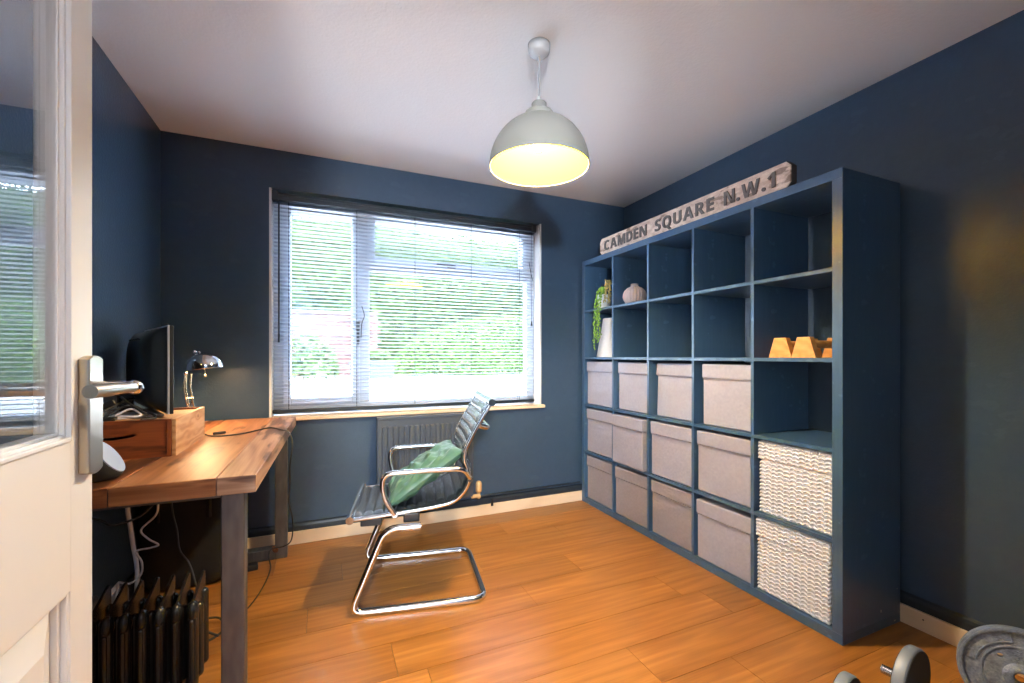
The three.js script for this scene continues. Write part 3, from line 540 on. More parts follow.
// things on the shelves
{
  const cer = std({ color: new THREE.Color().setRGB(0.74, 0.72, 0.7), roughness: 0.35 });
  const y0 = cellY(0), zc = cellZ(0) + 0.05;
  const pot = thing('potted_plant', 'small white pot with a trailing green plant on the top shelf', 'plant', [SX + 0.09, y0, cellZ(0) + 0.125]);
  add('pot', lathe([[0, 0], [0.04, 0], [0.052, 0.1], [0.054, 0.105], [0.05, 0.105], [0.046, 0.09], [0, 0.09]], 28), std({ color: new THREE.Color().setRGB(0.7, 0.74, 0.78), roughness: 0.3 }), pot);
  add('soil', cyl(0.047, 0.047, 0.004, 20).translate(0, 0.088, 0), std({ color: new THREE.Color().setRGB(0.05, 0.035, 0.025), roughness: 1 }), pot);
  const vm = phy({ color: new THREE.Color().setRGB(0.22, 0.42, 0.06), roughness: 0.6 }), ym = phy({ color: new THREE.Color().setRGB(0.5, 0.42, 0.16), roughness: 0.7 });
  const bead = new THREE.SphereGeometry(0.0055, 6, 4);
  const strand = (pts, mat, name) => {
    const P = spline(pts, 26), gs = [sweep(P, 0.0014, 5)];
    for (let i = 2; i < P.length; i++) for (let k = 0; k < 2; k++) { const b = bead.clone(); b.scale(1, 1.3, 0.8); b.translate(P[i].x + rr(-0.009, 0.009), P[i].y + rr(-0.006, 0.006), P[i].z + rr(-0.009, 0.009)); gs.push(b); }
    add(name, merge(gs), mat, pot);
  };
  for (const [dx, dz, drop, out] of [[-0.09, 0.045, 0.2, -0.115], [-0.08, 0.06, 0.24, -0.11], [-0.085, 0.03, 0.29, -0.112], [-0.07, 0.07, 0.12, -0.108], [-0.085, 0.085, 0.21, -0.113]])
    strand([[0, 0.09, 0], [dx * 0.4, 0.15, dz * 0.6], [dx * 0.9, 0.12, dz], [out, 0.02, dz * 1.3], [out - 0.004, -drop * 0.6, dz * 1.2], [out, -drop, dz * 1.3]], vm, 'trailing_stem');
  for (const [dx, dz] of [[0.01, 0.06], [-0.03, 0.075], [-0.01, 0.09]]) strand([[0, 0.09, 0], [dx * 0.5, 0.17, dz * 0.5], [dx, 0.2, dz * 0.9], [dx - 0.02, 0.13, dz * 1.2], [dx - 0.03, 0.04, dz * 1.25]], ym, 'dry_stem');
  const tv = thing('tapered_vase', 'tall white tapered ceramic vase below the trailing plant', 'vase', [SX + 0.17, cellY(1), cellZ(0) + 0.142]);
  add('body', lathe([[0, 0], [0.13, 0], [0.132, 0.004], [0.105, 0.16], [0.086, 0.285], [0.082, 0.287], [0.08, 0.28], [0.09, 0.2], [0.1, 0.03], [0, 0.02]], 40), cer, tv);
  const rv = thing('ribbed_vase', 'round ribbed pale pink vase with a short neck', 'vase', [SX + 0.12, y0, 0.497 + 0.0]);
  const rib = grid(96, 22, (u, v) => { const a = u * Math.PI * 2, prof = [[0.04, 0], [0.07, 0.012], [0.09, 0.04], [0.092, 0.062], [0.082, 0.088], [0.056, 0.108], [0.034, 0.115], [0.03, 0.118], [0.03, 0.132], [0.026, 0.134], [0.024, 0.118]]; const t = v * (prof.length - 1), i = Math.min(prof.length - 2, Math.floor(t)), f = t - i; let r = prof[i][0] + (prof[i + 1][0] - prof[i][0]) * f; const y = prof[i][1] + (prof[i + 1][1] - prof[i][1]) * f; r *= 1 - (v < 0.66 && v > 0.04 ? 0.09 * Math.pow(Math.abs(Math.cos(a * 11)), 6) : 0); return [r * Math.cos(-a), y, r * Math.sin(-a)]; });
  rib.scale(0.86, 1.08, 0.86); add('body', merge([rib, cyl(0.034, 0.034, 0.003, 30).translate(0, 0.0015, 0)]), std({ color: new THREE.Color().setRGB(0.62, 0.52, 0.52), roughness: 0.6, side: THREE.DoubleSide }), rv);
  // wooden push-up bars: two trapezoid ends joined by a round grip
  const endShape = (w0, w1, hh, d) => { const s = new THREE.Shape(); s.moveTo(-w0 / 2, 0); s.lineTo(w0 / 2, 0); s.lineTo(w1 / 2, hh); s.lineTo(-w1 / 2, hh); s.closePath(); const g = new THREE.ExtrudeGeometry(s, { depth: d - 0.004, bevelEnabled: true, bevelSize: 0.002, bevelThickness: 0.002, bevelSegments: 2 }); g.translate(0, 0.002, -d / 2 + 0.002); g.scale(1, 1, 1); return uvm(g, 6); };
  const bar = (x, z, turn, label) => {
    const o = thing('push_up_bar', label, 'push-up bar', [x, cellY(1) + 0.0005, z], turn, 'wooden push-up bars');
    for (const k of [0.1, -0.1]) { const e = add('end_block', endShape(0.1, 0.05, 0.084, 0.03), M.blondWood, o); e.position.z = k; }
    const g = add('grip', cyl(0.0165, 0.0165, 0.175, 24).rotateX(Math.PI / 2).translate(0, 0.058, 0), M.blondWood, o);
  };
  bar(SX + 0.155, 1.574, -Math.PI / 2 + 0.03, 'blond wooden push-up bar farther from the shelf end');
  bar(SX + 0.155, 1.682, -Math.PI / 2 - 0.02, 'blond wooden push-up bar nearer the shelf end');
}

// ---------------------------------------------------------------- radiator under the window
{
  const x0 = 1.104, x1 = 1.715, y0 = 0.165, y1 = 0.722, z0 = 0.05, z1 = 0.1;
  const r = thing('panel_radiator', 'dark grey ribbed panel radiator on the wall under the window', 'radiator', [0, 0, 0]);
  const rm = std({ color: new THREE.Color().setRGB(0.055, 0.07, 0.095), roughness: 0.4 });
  add('panel', bx(x0, x1, y0, y1, z1 - 0.016, z1 - 0.004, 0.004), rm, r);
  const ribs = []; for (let x = x0 + 0.035; x < x1 - 0.02; x += 0.0335) ribs.push(bx(x - 0.0115, x + 0.0115, y0 + 0.035, y1 - 0.055, z1 - 0.008, z1 + 0.008, 0.0055));
  const rp = add('ribs', merge(ribs), rm, r); rp.userData.kind = 'stuff';
  add('top_grille', bx(x0 - 0.004, x1 + 0.004, y1 - 0.014, y1 + 0.004, z0, z1 + 0.003, 0.003), rm, r);
  add('side_cover', bx(x0 - 0.004, x0 + 0.002, y0 + 0.01, y1, z0, z1, 0.002), rm, r);
  add('side_cover', bx(x1 - 0.002, x1 + 0.004, y0 + 0.01, y1, z0, z1, 0.002), rm, r);
  add('wall_bracket', merge([bx(x0 + 0.1, x0 + 0.13, y0 + 0.05, y1 - 0.05, 0, z1 - 0.016), bx(x1 - 0.13, x1 - 0.1, y0 + 0.05, y1 - 0.05, 0, z1 - 0.016)]), rm, r);
  const v = add('valve', merge([lathe([[0, 0.185], [0.019, 0.185], [0.021, 0.2], [0.021, 0.235], [0.018, 0.25], [0.01, 0.257], [0, 0.258]], 24).translate(1.764, 0, 0.075), cyl(0.011, 0.011, 0.05, 14).translate(1.764, 0.168, 0.075), cyl(0.014, 0.014, 0.06, 14).rotateZ(Math.PI / 2).translate(1.742, 0.158, 0.075), new THREE.SphereGeometry(0.015, 14, 10).translate(1.764, 0.152, 0.075)]), std({ color: new THREE.Color().setRGB(0.7, 0.46, 0.22), roughness: 0.4, metalness: 0.3 }), r); v.userData.label = 'brass radiator valve';
  add('pipe', bent([[1.764, 0.152, 0.075], [1.764, 0.128, 0.06], [1.764, 0.124, 0.005]], 0.012, 0.0075, 10), M.darkPaint, r);
  const cb = add('heating_pipe', cable([[1.79, 0.128, 0.01], [1.9, 0.137, 0.02], [2.1, 0.136, 0.016], [2.35, 0.138, 0.016], [2.6, 0.138, 0.016]], 0.007, 30), M.darkPaint);
  tag(cb, 'dark painted pipe running along the top of the back skirting', 'pipe');
  const pc = add('pipe_clip', merge([bx(1.868, 1.886, 0.06, 0.11, 0.03, 0.037, 0.002), cyl(0.006, 0.006, 0.012, 12).rotateX(Math.PI / 2).translate(1.877, 0.1, 0.036)]), M.blackPlastic);
  tag(pc, 'small dark clip fixed to the skirting right of the radiator valve', 'clip');
}

// ---------------------------------------------------------------- desk
const DH = 0.755, deskTurn = 0.022;
{
  const d = thing('desk', 'rustic thick plank desk on square steel legs by the left wall', 'desk', [0.03, 0, 0.06], -0.0);
  // the planks lie along z; the free edge runs very slightly away from the wall towards the window
  const edges = [[0.0, 0.0], [0.244, 0.272], [0.486, 0.505], [0.586, 0.622]], zl = 1.338;
  for (let k = 0; k < 3; k++) {
    const n0 = edges[k][0] + (k ? 0.0012 : 0), n1 = edges[k + 1][0] - 0.0012, f0 = edges[k][1] + (k ? 0.0012 : 0), f1 = edges[k + 1][1] - 0.0012;
    const s = new THREE.Shape([new THREE.Vector2(f0, 0), new THREE.Vector2(n0, -zl), new THREE.Vector2(n1, -zl), new THREE.Vector2(f1, 0)]);
    const t = 0.052, g = new THREE.ExtrudeGeometry(s, { depth: t - 0.006, bevelEnabled: true, bevelSize: 0.0025, bevelThickness: 0.003, bevelSegments: 2, bevelOffset: -0.0025 });
    g.rotateX(-Math.PI / 2); g.translate(0, DH - t + 0.003, 0);
    const p = g.attributes.position, n = g.attributes.normal, uv = g.attributes.uv;
    for (let i = 0; i < uv.count; i++) {
      if (Math.abs(n.getZ(i)) > 0.7) uv.setXY(i, p.getX(i) * 0.7 + k * 0.3, p.getY(i) * 3.5);
      else uv.setXY(i, p.getZ(i) / 1.4, (p.getX(i) + p.getY(i)) * 3.2 + 0.13 * k);
    }
    add('desktop_plank', g, M.desk[k], d);
  }
  const steelMap = tex(128, 512, (u, v) => { const k = (fbm(u, v, 16, 3, 5, 201) - 0.5) * 36 + (fbm(u, v, 110, 20, 2, 202) - 0.5) * 26; return [108 + k, 108 + k, 110 + k]; });
  const steel = std({ map: steelMap, metalness: 0.75, roughness: 0.42 });
  const rustM = std({ map: tex(64, 64, (u, v) => { const k = (fbm(u, v, 6, 6, 4, 205) - 0.5) * 80; return [120 + k, 72 + k * 0.7, 40 + k * 0.5]; }), roughness: 0.9 });
  const frame = (z, xr) => {
    const w = 0.06, q = 0.06, x0 = 0.05, h = DH - 0.053;
    add('leg', bx(xr - w, xr, 0, h, z - q / 2, z + q / 2, 0.004), steel, d);
    add('leg', bx(x0, x0 + w, 0, h, z - q / 2, z + q / 2, 0.004), steel, d);
    add('foot_bar', bx(x0 + w, xr - w, 0, 0.058, z - q / 2, z + q / 2, 0.004), steel, d);
    add('top_bar', bx(x0 + w, xr - w, h - 0.01, h, z - q / 2, z + q / 2, 0.002), steel, d);
    add('weld', merge([new THREE.SphereGeometry(0.014, 10, 8).scale(1, 1, 0.3).translate(xr - w + 0.004, 0.05, z + q / 2), new THREE.SphereGeometry(0.01, 10, 8).scale(1, 1.4, 0.3).translate(xr - w - 0.004, 0.06, z + q / 2)]), rustM, d);
  };
  frame(1.288, 0.553); frame(0.105, 0.585);
}
// wooden crate on the desk
{
  const x0 = 0.012, x1 = 0.325, z0 = 0.615, z1 = 1.014, y0 = DH + 0.0005, h = 0.13, t = 0.014;
  const c = thing('wooden_crate', 'low reddish brown wooden crate on the desk under the monitor', 'crate', [0, y0, 0]);
  const paleC = std({ map: woodMap(512, 128, 690, [[150, 98, 56], [186, 136, 90], [206, 162, 118], [216, 178, 138]], { rings: 4, knots: 1 }), roughness: 0.55 });
  const wall = (a, b, cc, dd, m, n) => { const g = bx(a, b, 0, h, cc, dd, 0.002); const uv = g.attributes.uv; for (let i = 0; i < uv.count; i++) uv.setXY(i, uv.getX(i) * 2, uv.getY(i) * 6); return add(n, g, m, c); };
  // near side has a carrying slot cut through it
  const s = new THREE.Shape(); s.moveTo(x0, 0); s.lineTo(x1 - t, 0); s.lineTo(x1 - t, h); s.lineTo(x0, h); s.closePath();
  const hole = new THREE.Path(); hole.moveTo(0.105, 0.07); hole.quadraticCurveTo(0.16, 0.06, 0.212, 0.078); hole.quadraticCurveTo(0.216, 0.084, 0.208, 0.086); hole.quadraticCurveTo(0.16, 0.072, 0.108, 0.078); hole.closePath(); s.holes.push(hole);
  const fg = new THREE.ExtrudeGeometry(s, { depth: t, bevelEnabled: false }); fg.translate(0, 0, z1 - t); const fu = fg.attributes.uv, fp = fg.attributes.position; for (let i = 0; i < fu.count; i++) fu.setXY(i, fp.getX(i) * 2, fp.getY(i) * 6);
  add('side_board', fg, M.crate, c);
  wall(x0, x1 - t, z0, z0 + t, M.crate, 'side_board'); wall(x1 - t + 0.001, x1, z0, z1, paleC, 'end_board'); wall(x0, x0 + t, z0 + t, z1 - t, M.crate, 'end_board');
  add('top_board', bx(x0 + t, x1 - t, h - 0.022, h - 0.008, z0 + t, z1 - t), paleC, c);
  add('corner_strip', bx(x1 - t - 0.012, x1 - t, 0.001, h - 0.001, z1, z1 + 0.0025, 0.001), M.crate, c);
}
// monitor standing on the crate, its screen turned away from the camera towards the chair
{
  const th = 0.42, mo = thing('computer_monitor', 'black computer monitor seen from behind on the wooden crate', 'monitor', [0.292, DH + 0.1227, 0.912], th);
  // local: -z runs along the screen from its near edge, +x is the screen side
  const W = 0.5, H = 0.325, yb = 0.014;
  const silver = std({ color: new THREE.Color().setRGB(0.55, 0.56, 0.6), metalness: 0.6, roughness: 0.3 });
  add('screen', bx(-0.001, 0.0015, yb + 0.02, yb + H - 0.015, -W + 0.015, -0.015), std({ color: new THREE.Color().setRGB(0.01, 0.01, 0.012), roughness: 0.08 }), mo);
  add('bezel', bx(-0.012, 0, yb, yb + H, -W, 0, 0.003), M.blackPlastic, mo);
  const tr = add('edge_trim', bx(-0.019, -0.012, yb - 0.001, yb + H + 0.001, -W - 0.001, 0.001, 0.002), silver, mo); tr.userData.label = 'silver edge trim';
  // bulged rear shell
  const sh = grid(30, 24, (u, v) => { const a = (u - 0.5) * 2, b = (v - 0.5) * 2, e = Math.pow(Math.max(0, 1 - Math.pow(Math.abs(a), 5)), 0.5) * Math.pow(Math.max(0, 1 - Math.pow(Math.abs(b), 4)), 0.5); return [-0.019 - 0.075 * e, yb + 0.004 + (H - 0.008) * v, -0.004 - (W - 0.008) * u]; });
  const rear = add('rear_shell', sh, std({ color: new THREE.Color().setRGB(0.016, 0.024, 0.032), roughness: 0.4, side: THREE.DoubleSide }), mo);
  const vent = []; for (let k = 0; k < 10; k++) vent.push(bx(-0.087, -0.082, yb + H - 0.052 + 0.002 * (k % 2), yb + H - 0.048 + 0.002 * (k % 2), -0.12 - k * 0.026, -0.105 - k * 0.026));
  add('vent_slots', merge(vent), M.blackMatte, rear);
  const port = add('port_panel', merge([bx(-0.0935, -0.088, yb + 0.13, yb + 0.18, -0.4, -0.385), ]), std({ color: new THREE.Color().setRGB(0.5, 0.55, 0.6), roughness: 0.4 }), rear); port.userData.label = 'pale port panel';
  add('neck', merge([bx(-0.13, -0.085, 0.012, 0.12, -0.29, -0.21, 0.01), bx(-0.095, -0.05, 0.06, 0.12, -0.29, -0.21, 0.006)]), M.blackPlastic, mo);
  const ft = add('foot', uvm(new RoundedBoxGeometry(0.17, 0.011, 0.25, 4, 0.005).translate(-0.1, 0.0055, -0.2)), M.cableWhite, mo); ft.userData.label = 'white flat foot';
}
// tangle of leads behind the monitor and the black dock
{
  const y = DH + 0.124;
  const dock = thing('docking_stand', 'black angular stand behind the monitor near the door handle', 'stand', [0.075, y, 0.945], 0.2);
  add('leg', bx(-0.045, 0.06, 0.0, 0.012, -0.03, 0.03, 0.004), M.blackPlastic, dock);
  const ar = add('arm', uvm(new RoundedBoxGeometry(0.11, 0.02, 0.035, 2, 0.006).rotateZ(0.5).translate(0.01, 0.042, 0)), M.blackPlastic, dock);
  const leads = [[[[0.03, y + 0.01, 0.992], [0.1, y + 0.03, 0.985], [0.15, y + 0.07, 0.86], [0.13, y + 0.03, 0.8]], M.cableBlack, 'thick black lead curling over the crate behind the monitor'],
    [[[0.1, y + 0.006, 0.97], [0.16, y + 0.05, 0.93], [0.2, y + 0.03, 0.9], [0.25, y + 0.008, 0.95], [0.22, y + 0.006, 0.99]], M.cableBlack, 'thin black lead looping over the white monitor foot'],
    [[[0.14, y + 0.02, 0.96], [0.18, y + 0.04, 0.95], [0.21, y + 0.02, 0.96], [0.2, y + 0.016, 0.985], [0.16, y + 0.02, 0.985]], M.cableWhite, 'short white lead coiled on the crate'],
    [[[0.05, y + 0.09, 0.8], [0.12, y + 0.08, 0.87], [0.17, y + 0.06, 0.94], [0.23, y + 0.015, 0.96]], M.cableBlack, 'black lead dropping from the back of the monitor']];
  for (const [p, m, lab] of leads) tag(add('cable', cable(p, 0.0038, 40), m), lab, 'cable');
}
// smart speaker with a slanted grey face
{
  const s = thing('smart_speaker', 'small black round speaker with slanted pale blue-grey face on the desk', 'speaker', [0.212, DH + 0.0005, 1.28]);
  const body = new THREE.SphereGeometry(0.062, 48, 32); const p = body.attributes.position, nrm = V(0.836, 0.55, -0.05).normalize();
  for (let i = 0; i < p.count; i++) { const v = V(p.getX(i), p.getY(i), p.getZ(i)); const k = v.dot(nrm) - 0.03; if (k > 0) v.addScaledVector(nrm, -k); if (v.y < -0.045) v.y = -0.045; p.setXYZ(i, v.x, v.y + 0.045, v.z); }
  body.computeVertexNormals(); add('body', body, M.blackMatte, s);
  const f = add('face', cyl(0.053, 0.053, 0.004, 40), std({ color: new THREE.Color().setRGB(0.3, 0.37, 0.5), roughness: 0.5 }), s); f.quaternion.setFromUnitVectors(V(0, 1, 0), nrm); f.position.copy(nrm.clone().multiplyScalar(0.0305)); f.position.y += 0.045; f.userData.label = 'pale blue-grey face';
}
// desk lamp
{
  const lx = 0.2, lz = 0.36, b = thing('desk_lamp', 'chrome desk lamp with a lit dome shade on the desk', 'desk lamp', [lx, DH + 0.0005, lz]);
  const gold = std({ color: new THREE.Color().setRGB(0.82, 0.66, 0.42), metalness: 1, roughness: 0.22 });
  add('base', lathe([[0, 0], [0.062, 0], [0.066, 0.006], [0.062, 0.014], [0.04, 0.02], [0, 0.022]], 36), M.chrome, b);
  for (const [dx, dz] of [[0.008, 0.014], [0.008, -0.014], [0.03, 0]]) add('arm', sweep([V(dx + 0.012, 0.018, dz), V(dx - 0.006, 0.13, dz), V(dx - 0.016, 0.2, dz), V(dx - 0.012, 0.265, dz)], 0.0035, 8), gold, b);
  add('cross_brace', merge([sweep([V(0.0, 0.15, 0.016), V(0.026, 0.15, 0)], 0.0025, 6), sweep([V(0.0, 0.15, -0.016), V(0.026, 0.15, 0)], 0.0025, 6), sweep([V(0.006, 0.04, 0.014), V(0.022, 0.148, 0)], 0.0025, 6)]), gold, b);
  add('joint', merge([new THREE.SphereGeometry(0.009, 14, 10).translate(-0.002, 0.268, 0.012), new THREE.SphereGeometry(0.008, 14, 10).translate(0.035, 0.352, 0.0), new THREE.SphereGeometry(0.0075, 14, 10).translate(0.05, 0.366, 0.006), new THREE.SphereGeometry(0.0075, 14, 10).translate(0.03, 0.37, -0.006), new THREE.SphereGeometry(0.0065, 14, 10).translate(0.052, 0.349, 0.012), sweep([V(-0.002, 0.268, 0), V(0.01, 0.31, 0), V(0.035, 0.35, 0)], 0.005, 8)]), M.chrome, b);
  const sh = new THREE.Group(); sh.name = 'shade'; sh.position.set(0.076, 0.292, 0.004); sh.rotation.z = 0.12; b.add(sh);
  const R = 0.074, out = [], inn = [];
  for (let i = 0; i <= 14; i++) { const a = i / 14 * Math.PI / 2; out.push([R * Math.sin(a), 0.076 * Math.cos(a)]); inn.push([(R - 0.003) * Math.sin(a), 0.072 * Math.cos(a)]); }
  add('shade_shell', lathe(out.concat([[R, -0.004], [R - 0.003, -0.004]]), 48), M.chrome, sh);
  add('shade_lining', lathe(inn, 48), std({ color: new THREE.Color().setRGB(0.85, 0.8, 0.7), roughness: 0.5 }), sh);
  add('bulb', new THREE.SphereGeometry(0.02, 18, 12).translate(0, 0.018, 0), std({ color: 0xffffff, emissive: new THREE.Color().setRGB(1, 0.68, 0.34), emissiveIntensity: 5 }), sh);
  const l = new THREE.PointLight(new THREE.Color().setRGB(1, 0.66, 0.34), DESK_LAMP_POWER); l.position.set(0, 0.016, 0); l.castShadow = true; sh.add(l);
  add('switch_pull', merge([sweep([V(0.078, 0.288, 0.03), V(0.08, 0.262, 0.03)], 0.0015, 6), new THREE.SphereGeometry(0.005, 10, 8).scale(1, 1.4, 1).translate(0.08, 0.256, 0.03)]), gold, b);
}
// leads on and under the desk
{
  const y = DH + 0.004;
  tag(add('cable', cable([[0.265, y, 0.405], [0.3, y, 0.53], [0.365, y, 0.64], [0.458, y, 0.625], [0.517, y, 0.54], [0.561, y, 0.485], [0.61, y, 0.56], [0.655, y + 0.002, 0.68], [0.672, 0.72, 0.74], [0.663, 0.62, 0.74], [0.657, 0.5, 0.66], [0.642, 0.4, 0.5], [0.65, 0.25, 0.34], [0.64, 0.12, 0.26], [0.6, 0.07, 0.21], [0.54, 0.062, 0.2], [0.53, 0.03, 0.225], [0.546, 0.004, 0.32], [0.53, 0.004, 0.52], [0.492, 0.004, 0.681], [0.45, 0.004, 0.74]], 0.0032, 160), M.cableBlack), 'long black lead across the desk top falling over its edge to the floor', 'cable');
  const pk = add('cable_plug', uvm(new RoundedBoxGeometry(0.05, 0.012, 0.014, 2, 0.004).rotateY(0.5)), M.blackPlastic); pk.position.set(0.372, DH + 0.0075, 0.58); tag(pk, 'small black plug lying on the desk near the lamp', 'plug');
  tag(add('cable', cable([[0.186, DH - 0.056, 1.0], [0.187, 0.581, 1.0], [0.193, 0.529, 1.0], [0.201, 0.459, 1.0], [0.212, 0.372, 1.0], [0.209, 0.27, 1.0], [0.2, 0.12, 0.99], [0.19, 0.01, 0.97]], 0.0068, 60), M.cableWhite), 'thick white lead hanging straight down under the desk', 'cable');
  tag(add('cable', cable([[0.27, DH - 0.056, 1.015], [0.274, 0.6, 1.015], [0.267, 0.556, 1.015], [0.228, 0.513, 1.015], [0.247, 0.479, 1.015], [0.275, 0.454, 1.015], [0.253, 0.447, 1.015], [0.217, 0.443, 1.02], [0.231, 0.403, 1.02], [0.228, 0.362, 1.02], [0.201, 0.34, 1.025], [0.169, 0.347, 1.02], [0.163, 0.314, 1.015], [0.158, 0.264, 1.01], [0.15, 0.1, 1.0], [0.15, 0.006, 1.0]], 0.0032, 140), M.cableWhite), 'thin zigzag white lead hanging under the desk', 'cable');
  tag(add('cable', cable([[0.1, 0.69, 1.29], [0.208, 0.647, 1.29], [0.249, 0.624, 1.29], [0.301, 0.633, 1.27], [0.331, 0.664, 1.25], [0.35, DH - 0.055, 1.22]], 0.0035, 40), M.cableBlack), 'black lead sagging just under the near desk edge', 'cable');
  tag(add('cable', cable([[0.2, DH - 0.056, 0.6], [0.205, 0.47, 0.6], [0.223, 0.361, 0.6], [0.233, 0.273, 0.6], [0.269, 0.202, 0.6], [0.3, 0.06, 0.6], [0.31, 0.005, 0.62]], 0.0035, 40), std({ color: new THREE.Color().setRGB(0.05, 0.05, 0.055), roughness: 0.5 })), 'dark grey lead hanging in front of the black bag', 'cable');
  tag(add('cable', cable([[0.42, 0.005, 0.85], [0.37, 0.03, 0.83], [0.345, 0.03, 0.75], [0.4, 0.02, 0.74], [0.43, 0.006, 0.8], [0.4, 0.005, 0.86], [0.35, 0.005, 0.87]], 0.0042, 60), M.cableBlack), 'looped black heater lead lying on the floor beside the heater', 'cable');
  const ps = thing('extension_block', 'black flat extension block on the floor behind the desk leg', 'extension block', [0.43, 0, 0.275], 0.15);
  add('body', bx(-0.06, 0.055, 0, 0.028, -0.025, 0.025, 0.005), M.blackPlastic, ps); add('switch', bx(-0.04, -0.02, 0.028, 0.031, -0.01, 0.01, 0.001), M.blackMatte, ps);
  const ad = thing('wall_plug', 'grey plug adaptor below the white lead under the desk', 'plug', [0.03, 0.06, 0.62]);
  add('body', bx(-0.012, 0.03, 0, 0.09, -0.03, 0.03, 0.008), std({ color: new THREE.Color().setRGB(0.35, 0.35, 0.37), roughness: 0.6 }), ad);
  add('socket_plate', bx(-0.014, -0.01, -0.02, 0.11, -0.05, 0.05, 0.003), M.hallWall, ad);
  // black bag slumped against the wall below the desk
  const bag = thing('holdall_bag', 'large black bag in the shadow under the desk', 'bag', [0.2, 0, 0.31]);
  const bgeo = grid(48, 28, (u, v) => { const a = u * Math.PI * 2, e = (v - 0.5) * Math.PI, ca = Math.cos(a), sa = Math.sin(a), sp = (x, n) => Math.sign(x) * Math.pow(Math.abs(x), n); const ce = Math.pow(Math.cos(e), 0.35), n = 1 + 0.05 * (fbm(u, v, 8, 5, 3, 301) - 0.5); return [0.185 * sp(ca, 0.45) * ce * n, 0.25 + 0.25 * sp(Math.sin(e), 0.45) * (1 + 0.06 * (fbm(u, v, 6, 4, 2, 303) - 0.5)), -0.085 * sp(sa, 0.45) * ce * n]; });
  const bp = bgeo.attributes.position; for (let i = 0; i < bp.count; i++) { const y = bp.getY(i); bp.setY(i, Math.max(0.001, y)); } bgeo.computeVertexNormals();
  add('body', bgeo, std({ color: new THREE.Color().setRGB(0.008, 0.008, 0.01), roughness: 0.75, side: THREE.DoubleSide }), bag);
  for (const z of [0.092, -0.092]) add('strap', sweep(spline([[-0.1, 0.34, z], [-0.09, 0.46, z], [0, 0.52, z * 0.7], [0.09, 0.46, z], [0.1, 0.34, z]], 30), 0.009, 8), M.blackMatte, bag);
}
// oil-filled heater below the desk
{
  const hx = 0.19, zf = 1.245, hh = 0.362, pitch = 0.042, n = 7;
  const o = thing('oil_heater', 'black oil-filled column heater standing under the near end of the desk', 'heater', [hx, 0, zf - 0.1]);
  const hm = std({ color: new THREE.Color().setRGB(0.016, 0.016, 0.016), roughness: 0.22 });
  // one fin: a thin plate with a tube bulge down the front and back and a rounded top
  const s = new THREE.Shape(); s.moveTo(-0.06, 0.055); s.lineTo(0.085, 0.055); s.lineTo(0.085, hh - 0.055); s.quadraticCurveTo(0.084, hh - 0.03, 0.06, hh - 0.024); s.lineTo(-0.045, hh + 0.01); s.quadraticCurveTo(-0.059, hh + 0.012, -0.06, hh); s.closePath();
  const plate = new THREE.ExtrudeGeometry(s, { depth: 0.003, bevelEnabled: true, bevelSize: 0.002, bevelThickness: 0.0025, bevelSegments: 2 }); plate.translate(0, 0, -0.0015); plate.rotateY(-Math.PI / 2);
  const col = (z, y1) => { const g = new THREE.CapsuleGeometry(0.016, y1 - 0.1, 6, 16); g.scale(1, 1, 0.95); g.translate(0, 0.06 + (y1 - 0.1) / 2 + 0.012, z); return g; };
  const head = new THREE.SphereGeometry(1, 20, 14); head.scale(0.0165, 0.034, 0.024); head.translate(0, hh - 0.06, 0.078);
  const slotG = new THREE.CapsuleGeometry(0.006, 0.2, 4, 10); slotG.scale(1.2, 1, 1); slotG.translate(0, 0.18, 0.098);
  const fin = merge([plate, col(0.082, hh - 0.04), col(0.015, hh - 0.05), col(-0.05, hh - 0.035), head, slotG]);
  for (let k = 0; k < n; k++) { const m = add('fin', fin, hm, o); m.position.x = (k - 0.5) * pitch; }
  for (const y of [0.085, hh - 0.13]) add('header_tube', cyl(0.013, 0.013, pitch * (n - 1), 16).rotateZ(Math.PI / 2).translate(pitch * (n / 2 - 1), y, 0), hm, o);
  add('control_box', bx(-0.16, -0.05, 0.06, hh - 0.02, -0.075, 0.075, 0.012), M.blackPlastic, o);
  for (const x of [-0.08, 0.21]) { const c = add('foot', merge([bx(x - 0.012, x + 0.012, 0.036, 0.058, -0.1, 0.1, 0.004), cyl(0.018, 0.018, 0.02, 16).rotateZ(Math.PI / 2).translate(x, 0.018, 0.09), cyl(0.018, 0.018, 0.02, 16).rotateZ(Math.PI / 2).translate(x, 0.018, -0.09)]), M.blackPlastic, o); }
}

